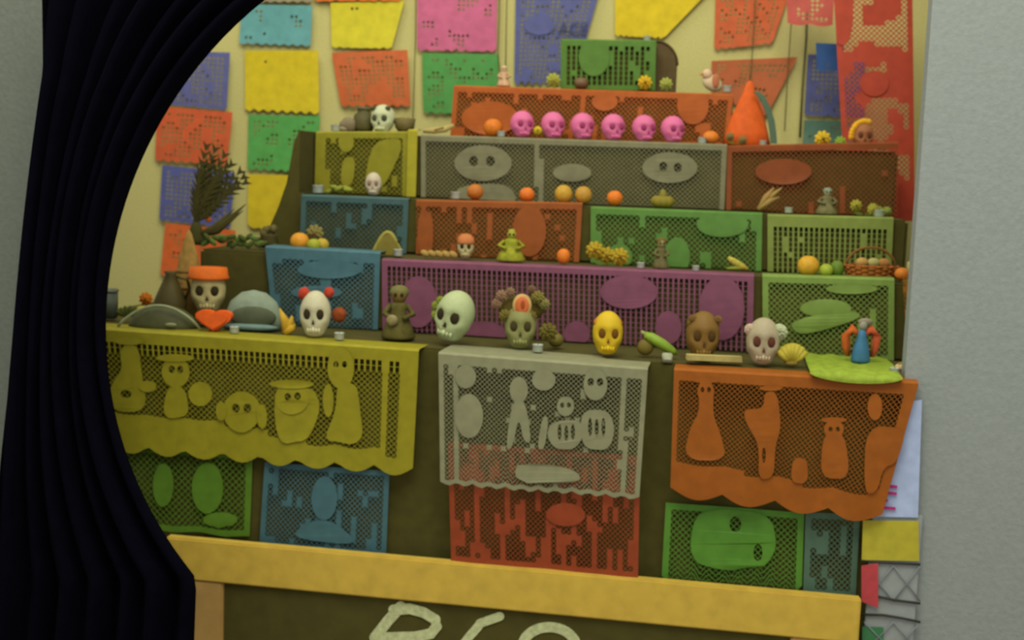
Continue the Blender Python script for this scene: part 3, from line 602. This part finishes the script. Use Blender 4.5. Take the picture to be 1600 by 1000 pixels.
# blue winged figurine
e, s = thing('winged_figurine', 'blue robed figurine with red-orange wings on the lime mat', 'figurine', 1344, S1, .10, dz=.011)
bm = B(); lathe(bm, [(14 * s, 0), (15 * s, 4 * s), (12 * s, 22 * s), (7 * s, 40 * s), (6 * s, 48 * s), (2 * s, 52 * s)], 18); obj('robe', bm, mat((58, 108, 140), .6), e)
bm = B(); ell(bm, (1 * s, 0, 57 * s), (6.5 * s, 6 * s, 7 * s)); obj('head', bm, mat((136, 134, 118), .7), e)
bm = B(); ell(bm, (5 * s, 3 * s, 63 * s), (12 * s, 5 * s, 6 * s)); obj('hair', bm, mat((132, 126, 104), .8), e)
for sg, c in ((-1, (182, 88, 30)), (1, (190, 84, 50))):
    bm = B(); tube(bm, [(sg * 3 * s, 5 * s, 42 * s), (sg * 15 * s, 5 * s, 52 * s), (sg * 24 * s, 4 * s, 40 * s), (sg * 24 * s, 4 * s, 22 * s), (sg * 20 * s, 3 * s, 8 * s)], [4 * s, 7 * s, 7 * s, 5 * s, 2 * s], 10); obj('wing', bm, mat(c, .7), e)
    bm = B(); tube(bm, [(sg * 20 * s, 4 * s, 36 * s), (sg * 17 * s, 4 * s, 8 * s)], [4 * s, 2 * s], 8); obj('wing_tip', bm, mat((128, 70, 28), .7), e)
e, s = thing('white_bread', 'pale bread roll at the far right end of the table', 'bread', 1412, S1, .05)
bm = B(); ell(bm, (0, 0, 7 * s), (15 * s, 10 * s, 7 * s)); obj('roll', bm, mat((190, 164, 112), .8), e)
bm = B(); tube(bm, [(-10 * s, -3 * s, 13 * s), (0, -4 * s, 14.5 * s), (10 * s, -3 * s, 13 * s)], 1.6 * s); obj('crust_band', bm, mat((160, 126, 74), .8), e)
candle('small pinkish candle at the right corner of the lime mat', 1397, S1, .008, 15, (186, 160, 126))
flower('orange marigold at the far right end of the table', (214, 116, 22), 1428, 24, S1, .06, dz=.012)

# ---- second tier
e, s = thing('feather_headdress', 'black feather plume standing at the left end of the second tier', 'plume', 300, S2, .05)
bm = B(); lathe(bm, [(14 * s, 0), (16 * s, 8 * s), (9 * s, 26 * s), (6 * s, 34 * s), (1 * s, 36 * s)], 16); o = obj('base', bm, mat((62, 60, 20), .9), e); o.location.x = 6 * s
tips = [(22, 150), (34, 146), (30, 128), (46, 138), (60, 124), (72, 114), (52, 104), (40, 112), (82, 98), (64, 88), (18, 120), (28, 100), (12, 104), (22, 86), (38, 92), (76, 106), (54, 122)]
for i, (tx_, tz) in enumerate(tips):
    mid = (8 + tx_ * .25 - 8, tz * .55); bm = B(); base = Vector((2 + (i % 3), 0, 24)) * s
    c1 = Vector((mid[0], (i % 4 - 1.5) * 3, mid[1])) * s; c2 = Vector((tx_, (i % 4 - 1.5) * 5, tz)) * s
    P = [base * (1 - t) ** 2 + c1 * 2 * t * (1 - t) + c2 * t * t for t in [q / 10 for q in range(11)]]
    tube(bm, P, [.9 * s * (1 - .06 * q) for q in range(11)], 5)
    for q in range(3, 11):                        # barbs
        t = (P[min(q + 1, 10)] - P[q - 1]).normalized(); side = Vector((t.z, 0, -t.x))
        for sg in (-1, 1):
            L = (10 - abs(q - 6.0)) * 1.25 * s
            a = P[q]; b = a + side * sg * L + t * L * 1.4; w_ = t * 5.5 * s
            f = [bm.verts.new(a - w_), bm.verts.new(a + w_), bm.verts.new(b)]; bm.faces.new(f)
    obj('feather', bm, mat((66, 62, 24), .9), e)
for i, (dx, dz_) in enumerate(((84, 66), (80, 56), (66, 58))):
    bm = B(); tube(bm, [(6 * s, -2 * s, 14 * s), (dx * .5 * s, -4 * s, dz_ * .42 * s), (dx * s, -4 * s, dz_ * s)], [5 * s, 6 * s, .6 * s], 8); obj('long_feather', bm, mat((70, 64, 24), .9), e)
bm = B(); ell(bm, (24 * s, 4 * s, 40 * s), (5 * s, 4 * s, 5 * s)); obj('bead', bm, mat((200, 98, 40), .6), e)
e, s = thing('fern_garland', 'dark green leafy garland along the left end of the second tier', 'garland', 372, S2, .035)
for k_ in range(26):
    x = -52 + k_ * 4.2; bm = B(); ell(bm, (x * s, random.uniform(-6, 6) * s, random.uniform(4, 17) * s), (8 * s, 3.5 * s, 4 * s), 8, 6, Matrix.Rotation(random.uniform(-1, 1), 3, 'Y')); obj('leaf', bm, mat((74, 84, 32) if k_ % 3 else (84, 110, 46), .9), e)
e, s = thing('clay_pot', 'small dark clay pot with dried flowers left of the sloping cloth', 'pot', 420, S2, .06)
bm = B(); lathe(bm, [(10 * s, 0), (15 * s, 8 * s), (13 * s, 18 * s), (15 * s, 22 * s), (11 * s, 22 * s)], 18); obj('pot_body', bm, mat((76, 68, 32), .8), e)
bm = B(); 
for k_ in range(9): ell(bm, (random.uniform(-11, 11) * s, random.uniform(-6, 6) * s, random.uniform(20, 32) * s), 6 * s, 8, 6)
obj('dried_flowers', bm, mat((92, 84, 44), .9, .25, 90), e)
fruit('orange fruit on the blue sheet, leftmost of the fruit pile', (206, 140, 36), 468, 30, S2, .035)
fruit('lime green fruit in the middle of the pile on the blue sheet', (150, 152, 42), 490, 22, S2, .015, name='lime')
fruit('yellow fruit at the right of the pile on the blue sheet', (176, 148, 44), 503, 22, S2, .04, name='yellow_fruit')
flower('tan dried flower on top of the fruit pile', (126, 116, 62), 492, 30, S2, .075, dz=.02)
e, s = thing('fruit_wedge', 'olive yellow melon wedge at the right end of the blue sheet', 'fruit', 605, S2, .04)
bm = B(); n = 14; prism(bm, [(-20 * s, 0), (22 * s, 0)] + [((22 - 42 * i / n) * s, 32 * math.sin(PI * (i + .3) / (n + .6)) * s) for i in range(n + 1)][1:-1], -6 * s, 6 * s); obj('flesh', bm, mat((118, 106, 40), .7), e, False)
bm = B(); tube(bm, [((22 - 44 * i / n) * s, 0, (33 * math.sin(PI * i / n) + 1.5) * s) for i in range(n + 1)], 3 * s, 8); obj('rind', bm, mat((146, 138, 60), .7), e)
candle('small pale candle at the left end of the purple banner top', 622, S2, .02, 14, (160, 158, 124))
e, s = thing('bread_stick', 'cream twisted bread lying at the left of the hatted little skull', 'bread', 686, S2, .025)
for k_ in range(5):
    bm = B(); ell(bm, ((-22 + k_ * 11) * s, 0, 5.5 * s), (8 * s, 5 * s, 5 * s), 10, 8, Matrix.Rotation(.5, 3, 'Y')); obj('twist', bm, mat((156, 128, 66), .8), e)
e, s, k = skull('small pale skull with an orange cap on the rust sheet', (176, 166, 116), 727, 26, S2, .04, hs=1.12, name='capped_skull', dz=.006)
bm = B(); lathe(bm, [(.5 * k, .82 * k), (.55 * k, .9 * k), (.48 * k, 1.2 * k), (.25 * k, 1.42 * k), (.02 * k, 1.45 * k)], 18); obj('cap', bm, mat((184, 112, 62), .7), e)
e, s, h = figurine('small bright green figurine on the rust sheet', 798, 48, S2, .04, (136, 138, 34), (144, 140, 44), None, 46)
bm = B(); ell(bm, (0, 0, .97 * h), (.12 * h, .12 * h, .06 * h)); obj('hat', bm, mat((150, 146, 50), .7), e)
fruit('small orange at the right end of the rust sheet, second tier', (206, 112, 30), 880, 21, S2, .03, hs=1.15)
flower('yellow marigold pair at the left end of the green sheet', (168, 142, 34), 948, 48, S2, .035, heads=3)
figurine('small grey skeleton figurine in front of the green sheet', 1032, 46, S2, .04, (98, 92, 54), (132, 124, 76), (96, 80, 36), 26)
candle('small white candle left of the grey skeleton figurine', 1001, S2, .018, 12, (170, 178, 140))
candle('small white candle right of the grey skeleton figurine', 1087, S2, .018, 11, (170, 178, 140))
e, s = thing('corn_cob', 'yellow-green corn cob leaning at the right end of the purple banner', 'corn', 1150, S2, .04)
bm = B(); tube(bm, [(-14 * s, 0, 22 * s), (-4 * s, -2 * s, 16 * s), (8 * s, -2 * s, 9 * s), (18 * s, -2 * s, 5 * s)], [3 * s, 5.5 * s, 5.5 * s, 2.5 * s], 10); obj('cob', bm, mat((170, 156, 62), .7, .25, 200), e)
for a in (-8, 8):
    bm = B(); tube(bm, [(18 * s, 0, 5 * s), (4 * s, a * .4 * s, 7 * s), (-16 * s, a * s, 5 * s)], [2 * s, 4 * s, .6 * s], 8); obj('husk', bm, mat((124, 132, 44), .8), e)
fruit('round yellow-orange fruit on the right of the second tier', (196, 148, 40), 1262, 34, S2, .035, name='grapefruit')
fruit('small lime next to the yellow-orange fruit', (146, 160, 46), 1290, 22, S2, .03, name='lime')
fruit('dark green avocado right of the small lime', (92, 116, 34), 1307, 22, S2, .045, hs=1.2, name='avocado')
e, s = thing('wicker_basket', 'brown wicker basket with small breads on the right of the second tier', 'basket', 1360, S2, .055)
for r_ in range(6):
    f = 1 + .03 * r_; bm = B()
    for q in range(24):
        a0, a1 = 2 * PI * q / 24, 2 * PI * (q + 1) / 24
        rr = 36 + (1.0 if (q + r_) % 2 else -1.0)
        tube(bm, [(rr * f * math.cos(a0) * s, rr * .6 * f * math.sin(a0) * s, (2 + r_ * 3.4) * s), (rr * f * math.cos(a1) * s, rr * .6 * f * math.sin(a1) * s, (2 + r_ * 3.4) * s)], 2.1 * s, 5)
    obj('wicker_row', bm, mat((150, 88, 34), .8), e)
bm = B(); lathe(bm, [(33 * s, 0), (35 * s, 14 * s), (1 * s, 14 * s)], 22); o = obj('basket_floor', bm, mat((112, 70, 30), .9), e); o.scale = (1, .6, 1)
bm = B(); tube(bm, [(38 * math.cos(a) * s, 4 * s, (18 + 30 * math.sin(a)) * s) for a in [PI * q / 14 for q in range(15)]], 2.4 * s, 6); obj('handle', bm, mat((118, 82, 34), .8), e)
for (x, c) in ((-16, (168, 132, 70)), (2, (160, 150, 90)), (18, (156, 110, 54))):
    bm = B(); ell(bm, (x * s, -4 * s, 24 * s), (10 * s, 8 * s, 8 * s)); obj('bread_piece', bm, mat(c, .8), e)
fruit('small orange at the right end of the second tier by the basket', (200, 116, 36), 1408, 22, S2, .03)
e, s = thing('cream_candle', 'short cream candle at the far right end of the second tier', 'candle', 1424, S2, .09)
bm = B(); lathe(bm, [(8 * s, 0), (8 * s, 26 * s), (6 * s, 27 * s), (1 * s, 25 * s)], 16); obj('wax', bm, mat((186, 172, 104), .6), e)
bm = B(); tube(bm, [(0, 0, 24 * s), (0, 0, 32 * s)], .8 * s, 6); obj('wick', bm, M_dark, e)

# ---- third tier
e, s, k = skull('small pinkish white skull in front of the olive yellow sheet', (186, 172, 146), 583, 26, S3, .035, hs=1.12, eye=(130, 100, 84))
candle('small white candle at the left end of the third tier', 497, S3, .03, 17, (174, 182, 158))
e, s = thing('lime_leaf_pile', 'flat lime green leaves at the left of the third tier', 'leaves', 530, S3, .04)
for k_ in range(8):
    bm = B(); ell(bm, (random.uniform(-18, 18) * s, random.uniform(-8, 8) * s, random.uniform(3, 11) * s), (9 * s, 4 * s, 3.5 * s), 8, 6, Matrix.Rotation(random.uniform(-.6, .6), 3, 'Y')); obj('leaf', bm, mat((132, 136, 46), .8), e)
candle('small grey candle at the left end of the silver banner foot', 712, S3, .02, 15, (150, 150, 118))
fruit('brown-orange tangerine at the left foot of the silver banner', (178, 104, 36), 742, 26, S3, .04, name='tangerine')
fruit('bright orange at the foot of the silver banner, above the green figurine', (208, 108, 34), 823, 24, S3, .035)
fruit('golden pear-coloured apple, left of the touching pair', (182, 142, 48), 880, 28, S3, .04, name='apple', hs=1.05)
fruit('golden pear-coloured apple, right of the touching pair', (176, 132, 48), 911, 27, S3, .045, name='apple', hs=1.05)
fruit('bright orange at the left end of the green sheet top', (210, 112, 30), 960, 25, S3, .03)
e, s = thing('squash', 'small olive squash above the green sheet', 'squash', 1035, S3, .035)
for k_ in range(8):
    a = 2 * PI * k_ / 8; bm = B(); ell(bm, (9 * math.cos(a) * s, 7 * math.sin(a) * s, 9 * s), (10 * s, 8 * s, 9 * s), 10, 8); obj('lobe', bm, mat((128, 114, 36), .7), e)
bm = B(); lathe(bm, [(8 * s, 14 * s), (6 * s, 20 * s), (3 * s, 27 * s), (1 * s, 28 * s)], 10); obj('stem', bm, mat((120, 112, 40), .8), e)
e, s = thing('corn_husk', 'tan dry corn husk slanting above the pale olive sheet', 'corn husk', 1208, S3, .04)
for k_, (a, L) in enumerate(((.75, 52), (.55, 44), (.95, 40))):
    bm = B(); tube(bm, [(-24 * s, -k_ * 2 * s, 3 * s), ((-24 + math.sin(a) * L * .5) * s, -k_ * 2 * s, (6 + math.cos(a) * L * .45) * s), ((-24 + math.sin(a) * L) * s, 0, math.cos(a) * L * s)], [3 * s, 5 * s, 1.2 * s], 8); obj('husk_blade', bm, mat((150, 122, 66), .8), e)
candle('tiny cream candle just right of the corn husk', 1232, S3, .02, 12, (166, 160, 100))
e, s, h = figurine('small pale skeleton figurine in front of the red-brown sheet', 1291, 40, S3, .04, (110, 104, 66), (140, 138, 100), (118, 126, 104), 34)
flower('yellow-green flowers at the right end of the third tier', (156, 150, 52), 1350, 32, S3, .035, heads=2)
flower('pale green leaf bunch behind the white candle of the third tier', (140, 148, 64), 1374, 26, S3, .06, heads=3, centre=(150, 150, 80))
candle('white candle at the right end of the third tier', 1373, S3, .012, 15, (192, 188, 132))

# ---- fourth tier
for i, x in enumerate((815, 863, 909, 957, 1005, 1050)):
    lab = ['pink sugar skull, leftmost of the row of six', 'pink sugar skull, second from the left in the row', 'pink sugar skull, third from the left in the row', 'pink sugar skull, fourth from the left in the row', 'pink sugar skull, fifth from the left in the row', 'pink sugar skull, rightmost of the row of six'][i]
    skull(lab, (208, 104, 146), x, 37, S4, .035, eye=(150, 54, 96), group='six pink sugar skulls in a row', rz=.35 + .05 * (i % 3), hs=.92)
flower('tiny yellow flower between the first two pink skulls', (206, 178, 40), 840, 14, S4, .02, dz=.012)
fruit('orange at the left of the pink skulls', (204, 112, 30), 770, 30, S4, .035)
candle('small grey candle in front of the left orange of the fourth tier', 783, S4, .008, 12, (170, 172, 160))
fruit('orange at the right of the pink skulls', (208, 118, 36), 1110, 26, S4, .03, hs=.8)
candle('small pale candle at the right end of the silver banner top', 1097, S4, .01, 13, (170, 164, 120))
e, s, k = skull('black and white spotted skull at the left of the fourth tier', (186, 190, 150), 598, 38, S4, .05, eye=(70, 74, 50), hs=.95, rz=-.3, name='spotted_skull')
for (x, y, z) in ((-.3, -.3, .98), (.3, -.25, 1.0), (.44, .0, .5)):
    bm = B(); ell(bm, (x * k, y * k, z * k), (.12 * k, .1 * k, .1 * k), 10, 8); obj('spot', bm, mat((70, 72, 44), .8), e)
e, s = thing('dark_jar', 'dark olive jar left of the spotted skull', 'jar', 568, S4, .07)
bm = B(); lathe(bm, [(13 * s, 0), (16 * s, 8 * s), (16 * s, 26 * s), (10 * s, 32 * s), (11 * s, 37 * s), (8 * s, 37 * s)], 18); obj('jar_body', bm, mat((84, 78, 42), .6), e)
bm = B(); lathe(bm, [(11.5 * s, 35 * s), (11.5 * s, 39 * s), (1 * s, 40 * s)], 16); obj('lid', bm, mat((96, 88, 56), .6), e)
e, s = thing('mauve_stone', 'mauve grey stone at the left end of the fourth tier', 'stone', 545, S4, .06)
bm = B(); ell(bm, (0, 0, 11 * s), (15 * s, 10 * s, 12 * s), 14, 10)
for v in bm.verts: v.co *= 1 + .12 * noise.noise(v.co * 60)
obj('stone_body', bm, mat((126, 112, 86), .8), e)
bm = B(); ell(bm, (-8 * s, -4 * s, 4 * s), (8 * s, 6 * s, 5 * s), 10, 8); obj('chip', bm, mat((138, 124, 96), .8), e)
candle('small pink-white candle at the left corner of the fourth tier', 524, S4, .02, 14, (188, 164, 130))
e, s = thing('wooden_bowl', 'dark wooden bowl right of the spotted skull', 'bowl', 632, S4, .06)
bm = B(); lathe(bm, [(8 * s, 0), (15 * s, 10 * s), (17 * s, 24 * s), (15.5 * s, 24 * s), (12 * s, 10 * s)], 20); obj('bowl_body', bm, mat((104, 92, 52), .7), e)
bm = B(); ell(bm, (0, 0, 21 * s), (13 * s, 11 * s, 7 * s)); obj('seeds', bm, mat((138, 124, 72), .9, .3, 300), e)
e, s = thing('bread_loaf', 'pale flat bread between the yellow strip and the orange fringe', 'bread', 685, S4, .04)
bm = B(); tube(bm, [(-24 * s, 0, 5 * s), (-8 * s, 0, 6 * s), (10 * s, 0, 9 * s), (24 * s, 0, 16 * s)], [3 * s, 5 * s, 5 * s, 3 * s], 10); obj('loaf', bm, mat((172, 152, 92), .8), e)
bm = B(); tube(bm, [(-6 * s, -5 * s, 7 * s), (8 * s, -5 * s, 12 * s)], 1.4 * s, 6); obj('score', bm, mat((146, 122, 70), .8), e)
# orange cone figure with teal stole
e, s = thing('paper_cone', 'tall orange-red paper cone with a teal ribbon at the right of the pink skulls', 'paper cone', 1166, S4, .06)
bm = B(); lathe(bm, [(38 * s, 0), (33 * s, 20 * s), (25 * s, 46 * s), (12 * s, 76 * s), (5 * s, 96 * s), (1 * s, 100 * s)], 28); o = obj('cone_body', bm, mat((206, 88, 26), .7), e); o.scale = (1, .6, 1)
bm = B(); P = [(2, 82), (10, 76), (20, 60), (28, 40), (32, 20), (34, 4)]
for a, b in zip(P, P[1:]): prism(bm, [(a[0] * s, a[1] * s), ((a[0] + 10) * s, a[1] * s), ((b[0] + 10) * s, b[1] * s), (b[0] * s, b[1] * s)], -20 * s, -17 * s)
obj('ribbon', bm, mat((82, 104, 82), .7), e, False)
flower('dull green flower at the foot of the orange cone', (128, 108, 60), 1150, 24, S4, .012, heads=2, centre=(120, 100, 50))
candle('tiny lime candle at the right foot of the orange cone', 1192, S4, .012, 11, (168, 170, 60))
flower('large yellow marigold at the right of the fourth tier', (206, 172, 40), 1284, 28, S4, .03)
flower('small bright green flower left of the wreathed skull', (132, 160, 50), 1312, 20, S4, .03, centre=(150, 170, 80))
e, s, k = skull('reddish brown skull with a bright yellow wreath at the right of the fourth tier', (150, 96, 58), 1347, 32, S4, .04, hs=1.05, name='wreathed_skull', eye=(96, 52, 30))
for q in range(9):
    a = PI * (.42 + .075 * q); bm = B(); petals(bm, (.62 * k * math.cos(a) + .02 * k, -.15 * k, (.62 + .72 * math.sin(a)) * k), .16 * k); ell(bm, (.62 * k * math.cos(a), -.12 * k, (.62 + .72 * math.sin(a)) * k), .11 * k, 8, 6); obj('wreath_flower', bm, mat((232, 178, 44), .7), e)
candle('small white candle at the far right end of the fourth tier', 1378, S4, .03, 13, (186, 166, 130))

# ---- fifth tier and top block
figurine('tiny pinkish white figurine at the left end of the fifth tier', 787, 32, S5, .03, (196, 160, 124), (206, 172, 136), None, 22)
flower('yellow-green flower left of the green top block', (158, 158, 56), 864, 24, S5, .02, centre=(150, 150, 70))
fruit('small purple-brown plum in front of the green top block', (112, 88, 62), 908, 22, S5, .02, name='plum', hs=.8)
flower('golden marigold in front of the green top block', (206, 166, 34), 1007, 24, S5, .018)
flower('pale green flower just right of the green top block', (160, 164, 72), 1040, 22, S5, .03, centre=(160, 160, 90))
e, s = thing('white_bird', 'small white and red bird figure at the right end of the fifth tier', 'figurine', 1112, S5, .03)
bm = B(); ell(bm, (0, 0, 14 * s), (17 * s, 10 * s, 12 * s), 16, 10, Matrix.Rotation(.5, 3, 'Y')); obj('bird_body', bm, mat((206, 186, 146), .7), e)
bm = B(); ell(bm, (-9 * s, -4 * s, 27 * s), (8 * s, 7 * s, 8 * s)); obj('head', bm, mat((204, 172, 138), .7), e)
bm = B(); ell(bm, (4 * s, -9 * s, 17 * s), (6 * s, 3 * s, 11 * s)); obj('wing', bm, mat((176, 106, 70), .7), e)
bm = B(); tube(bm, [(-16 * s, -6 * s, 27 * s), (-22 * s, -8 * s, 25 * s)], [2.4 * s, .4 * s], 6); obj('beak', bm, mat((180, 120, 50), .7), e)
candle('small white candle at the right corner of the fifth tier', 1136, S5, .015, 14, (186, 172, 148))
e, s = thing('picture_arch', 'dark brown arched board behind the green top block', 'board', 1022, S5, .128)
bm = B(); n = 18; r = 34 * s; prism(bm, [(-r, 0)] + [(r * math.cos(PI - PI * i / n), 44 * s + 36 * s * math.sin(PI * i / n)) for i in range(n + 1)] + [(r, 0)], 0, 5 * s); obj('arch_panel', bm, mat((92, 74, 44), .8), e, False)
bm = B(); tube(bm, [(r * math.cos(PI - PI * i / n), 0, 44 * s + 36 * s * math.sin(PI * i / n)) for i in range(n + 1)], 2 * s, 6); obj('arch_rim', bm, mat((80, 62, 36), .8), e)
candle('tiny pale candle on top of the green top block', 1011, S6, .03, 11, (166, 184, 120))

# ------------------------------------------------------------------ chalkboard in front of the table
CY = -.05
cb = bpy.data.objects.new('chalkboard', None); COL.objects.link(cb)
cx = at(800, 900, CY); cb.location = (cx.x, CY, 0); tag(cb, 'chalkboard with a tan wooden frame and chalk lettering in front of the altar table', 'chalkboard')
tl, tr, bl_, br_ = at(262, 836, CY), at(1345, 934, CY), at(262, 903, CY), at(1345, 1000, CY)
xa, xb = tl.x, tr.x; zt = (tl.z + tr.z) / 2; zb = (bl_.z + br_.z) / 2
def cpart(name, bm, m, sm=False): o = obj(name, bm, m, cb, sm); o.location = -cb.location; return o
M_frame = mat((198, 166, 66), .7, .10, 30, .2)
bm = B(); box(bm, (xa, CY - .012, zb), (xb, CY + .012, zt), .003); cpart('frame_rail', bm, M_frame)
xs = at(350, 960, CY).x
bm = B(); box(bm, (xa, CY - .010, .04), (xs, CY + .011, zb), .003); cpart('frame_stile', bm, mat((176, 140, 80), .7, .1, 30, .2))
bm = B(); box(bm, (xb - (xs - xa), CY - .010, .04), (xb, CY + .011, zb), .003); cpart('frame_stile', bm, mat((176, 140, 80), .7, .1, 30, .2))
bm = B(); box(bm, (xa, CY - .012, 0), (xb, CY + .012, .04), .003); cpart('frame_rail', bm, M_frame)
bm = B(); box(bm, (xs, CY - .001, .04), (xb - (xs - xa), CY + .008, zb)); cpart('slate', bm, mat((74, 69, 26), .9, .12, 30))
M_chalk = mat((186, 192, 142), .95, .2, 120)
def stroke(polys, wpx):
    bm = B()
    for ip, pl in enumerate(polys):
        P = [at(x, y, CY - .003) - Vector((0, .0008 * ip, 0)) for x, y in pl]; s = mpp(P[0]); h = wpx * s / 2
        L = []; R = []
        for i, p in enumerate(P):
            t = (P[min(i + 1, len(P) - 1)] - P[max(i - 1, 0)]).normalized(); nrm = Vector((t.z, 0, -t.x)) * h; L.append(p + nrm); R.append(p - nrm)
        for i in range(len(P) - 1):
            a = [bm.verts.new(v) for v in (L[i], L[i + 1], R[i + 1], R[i])]; b = [bm.verts.new(v + Vector((0, .0015, 0))) for v in (L[i], L[i + 1], R[i + 1], R[i])]
            bm.faces.new(a); bm.faces.new(b[::-1])
            for k in range(4): bm.faces.new((a[k], b[k], b[(k + 1) % 4], a[(k + 1) % 4]))
        for ic, p in enumerate(P): bmesh.ops.create_cone(bm, cap_ends=True, segments=14, radius1=h, radius2=h, depth=.0014, matrix=Matrix.Translation(p + Vector((0, .0011 + .00002 * ic, 0))) @ Matrix.Rotation(PI / 2, 4, 'X'))
    return bm
def arc(cx, cy, rx, ry, a0, a1, n=16): return [(cx + rx * math.cos(math.radians(a0 + (a1 - a0) * i / n)), cy + ry * math.sin(math.radians(a0 + (a1 - a0) * i / n))) for i in range(n + 1)]
cpart('chalk_letter', stroke([[(626, 948), (606, 970), (585, 997)], [(615, 953), (640, 951), (662, 957), (680, 968), (682, 979), (673, 990), (650, 995), (618, 996), (586, 997)]], 17), M_chalk)
cpart('chalk_letter', stroke([[(748, 978), (733, 995), (716, 1018)], [(750, 974), (764, 969), (781, 963)]], 14), M_chalk)
cpart('chalk_letter', stroke([arc(858, 1012, 42, 32, 190, 350), [(898, 1000), (896, 1020), (892, 1045)], arc(858, 1012, 42, 32, -10, 190)], 16), M_chalk)

# ------------------------------------------------------------------ display board with papers right of the table
DB = -.026
db = bpy.data.objects.new('display_board', None); COL.objects.link(db)
p0, p1 = on(1345, DB, .3), on(1438, DB, .55); db.location = ((p0.x + p1.x) / 2, DB, 0); tag(db, 'narrow pale grey display board with wire lattice right of the table', 'display board')
ztop = at(1430, 806, DB).z
bm = B(); box(bm, (p0.x, DB, 0), (p1.x, DB + .012, ztop), .001); o = obj('board_panel', bm, mat((146, 152, 150), .9, .05, 90), db, False); o.location = -db.location
def wire(pts, r, rgb, name):
    P = [at(x, y, DB - .004) for x, y in pts]; bm = B(); tube(bm, P, r, 6); o = obj(name, bm, mat(rgb, .6), db); o.location = -db.location
for pts in ([(1350, 884), (1396, 940)], [(1396, 884), (1350, 940)], [(1396, 884), (1438, 940)], [(1438, 884), (1396, 940)], [(1350, 972), (1396, 1020)], [(1396, 972), (1350, 1020)], [(1396, 972), (1438, 1020)], [(1438, 972), (1396, 1020)]):
    wire(pts, .0012, (120, 126, 130), 'lattice_wire')
for pts in ([(1346, 876), (1370, 878), (1400, 880), (1438, 882)], [(1346, 936), (1372, 932), (1400, 938), (1438, 943)], [(1346, 960), (1380, 961), (1410, 966), (1438, 972)]):
    wire(pts, .0022, (48, 50, 44), 'cord')
def dsheet(label, rgb, quad, seed, **k):
    return sheet(label, rgb, quad, DB, 'papers on the display board', 8, .2, (), (40, 40, 40, 40), 0, None, .001, None, 'd', None, (), 'paper_sheet', seed, .003, haze_mix=0, **k)
ls = dsheet('light blue sheet with magenta writing on the display board', (166, 182, 216), [(1424, 626), (1440, 624), (1434, 808), (1362, 806)], 61)
tx = text_mesh('lettering', 'MI', .05, mat((176, 40, 116), .7)); p = at(1399, 800, DB - .008)
tx.parent = ls; tx.location = p - ls.location; tx.rotation_euler = (PI / 2, -PI / 2, 0); tx['label'] = 'magenta lettering turned sideways'
dsheet('yellow sheet under the light blue one on the display board', (176, 166, 50), [(1348, 812), (1435, 813), (1436, 876), (1346, 874)], 62)
dsheet('dark green sheet at the bottom of the display board', (60, 118, 76), [(1347, 978), (1380, 979), (1380, 1040), (1347, 1040)], 64)
bm = B(); P = [at(x, y, DB - .009) for x, y in ((1346, 884), (1372, 880), (1372, 950), (1346, 940))]; o0 = P[0].copy()
prism(bm, [(v.x - o0.x, v.z - o0.z) for v in P], 0, .001); o = obj('pennant', bm, mat((176, 66, 70), .8), None, False); o.location = o0
tag(o, 'small red pennant hanging from the cord on the display board', 'pennant')

# ------------------------------------------------------------------ black drape swept aside at the left
def drape():
    DY = -.30; bm = B(); nr, nc = 60, 72; rows = []
    for j in range(nr + 1):
        y = -140 + 1300 * j / nr
        d = 640 ** 2 - (y - 500) ** 2
        xr = 800 - math.sqrt(max(d, 0)) if y < 905 else 304 - (y - 905) * .05
        xr = min(xr, 430)
        xl = 58 - .00 * y if y < 120 else 58 - (y - 120) * .095
        xl = min(xl, xr - 60)
        row = []
        for i in range(nc + 1):
            u = i / nc; x = xl + (xr - xl) * u
            amp = .022 * (.5 + .5 * min(1, (xr - xl) / 200))
            yy = DY + amp * math.sin(u * 2 * PI * 7 + .4 * math.sin(j * .12)) + .010 * math.sin(u * 2 * PI * 3 + 1 + j * .03)
            p = at(x, y, DY); row.append(bm.verts.new((p.x, yy, max(p.z, .002))))
        rows.append(row)
    for a, b in zip(rows, rows[1:]):
        for i in range(nc): bm.faces.new((a[i], a[i + 1], b[i + 1], b[i]))
    o = obj('black_drape', bm, mat((6, 6, 15), 1.0, .15, 30, 0, .03)); m = o.modifiers.new('thickness', 'SOLIDIFY'); m.thickness = .004
    tag(o, 'navy-black drape swept aside at the left in front of the altar', 'drape')
drape()
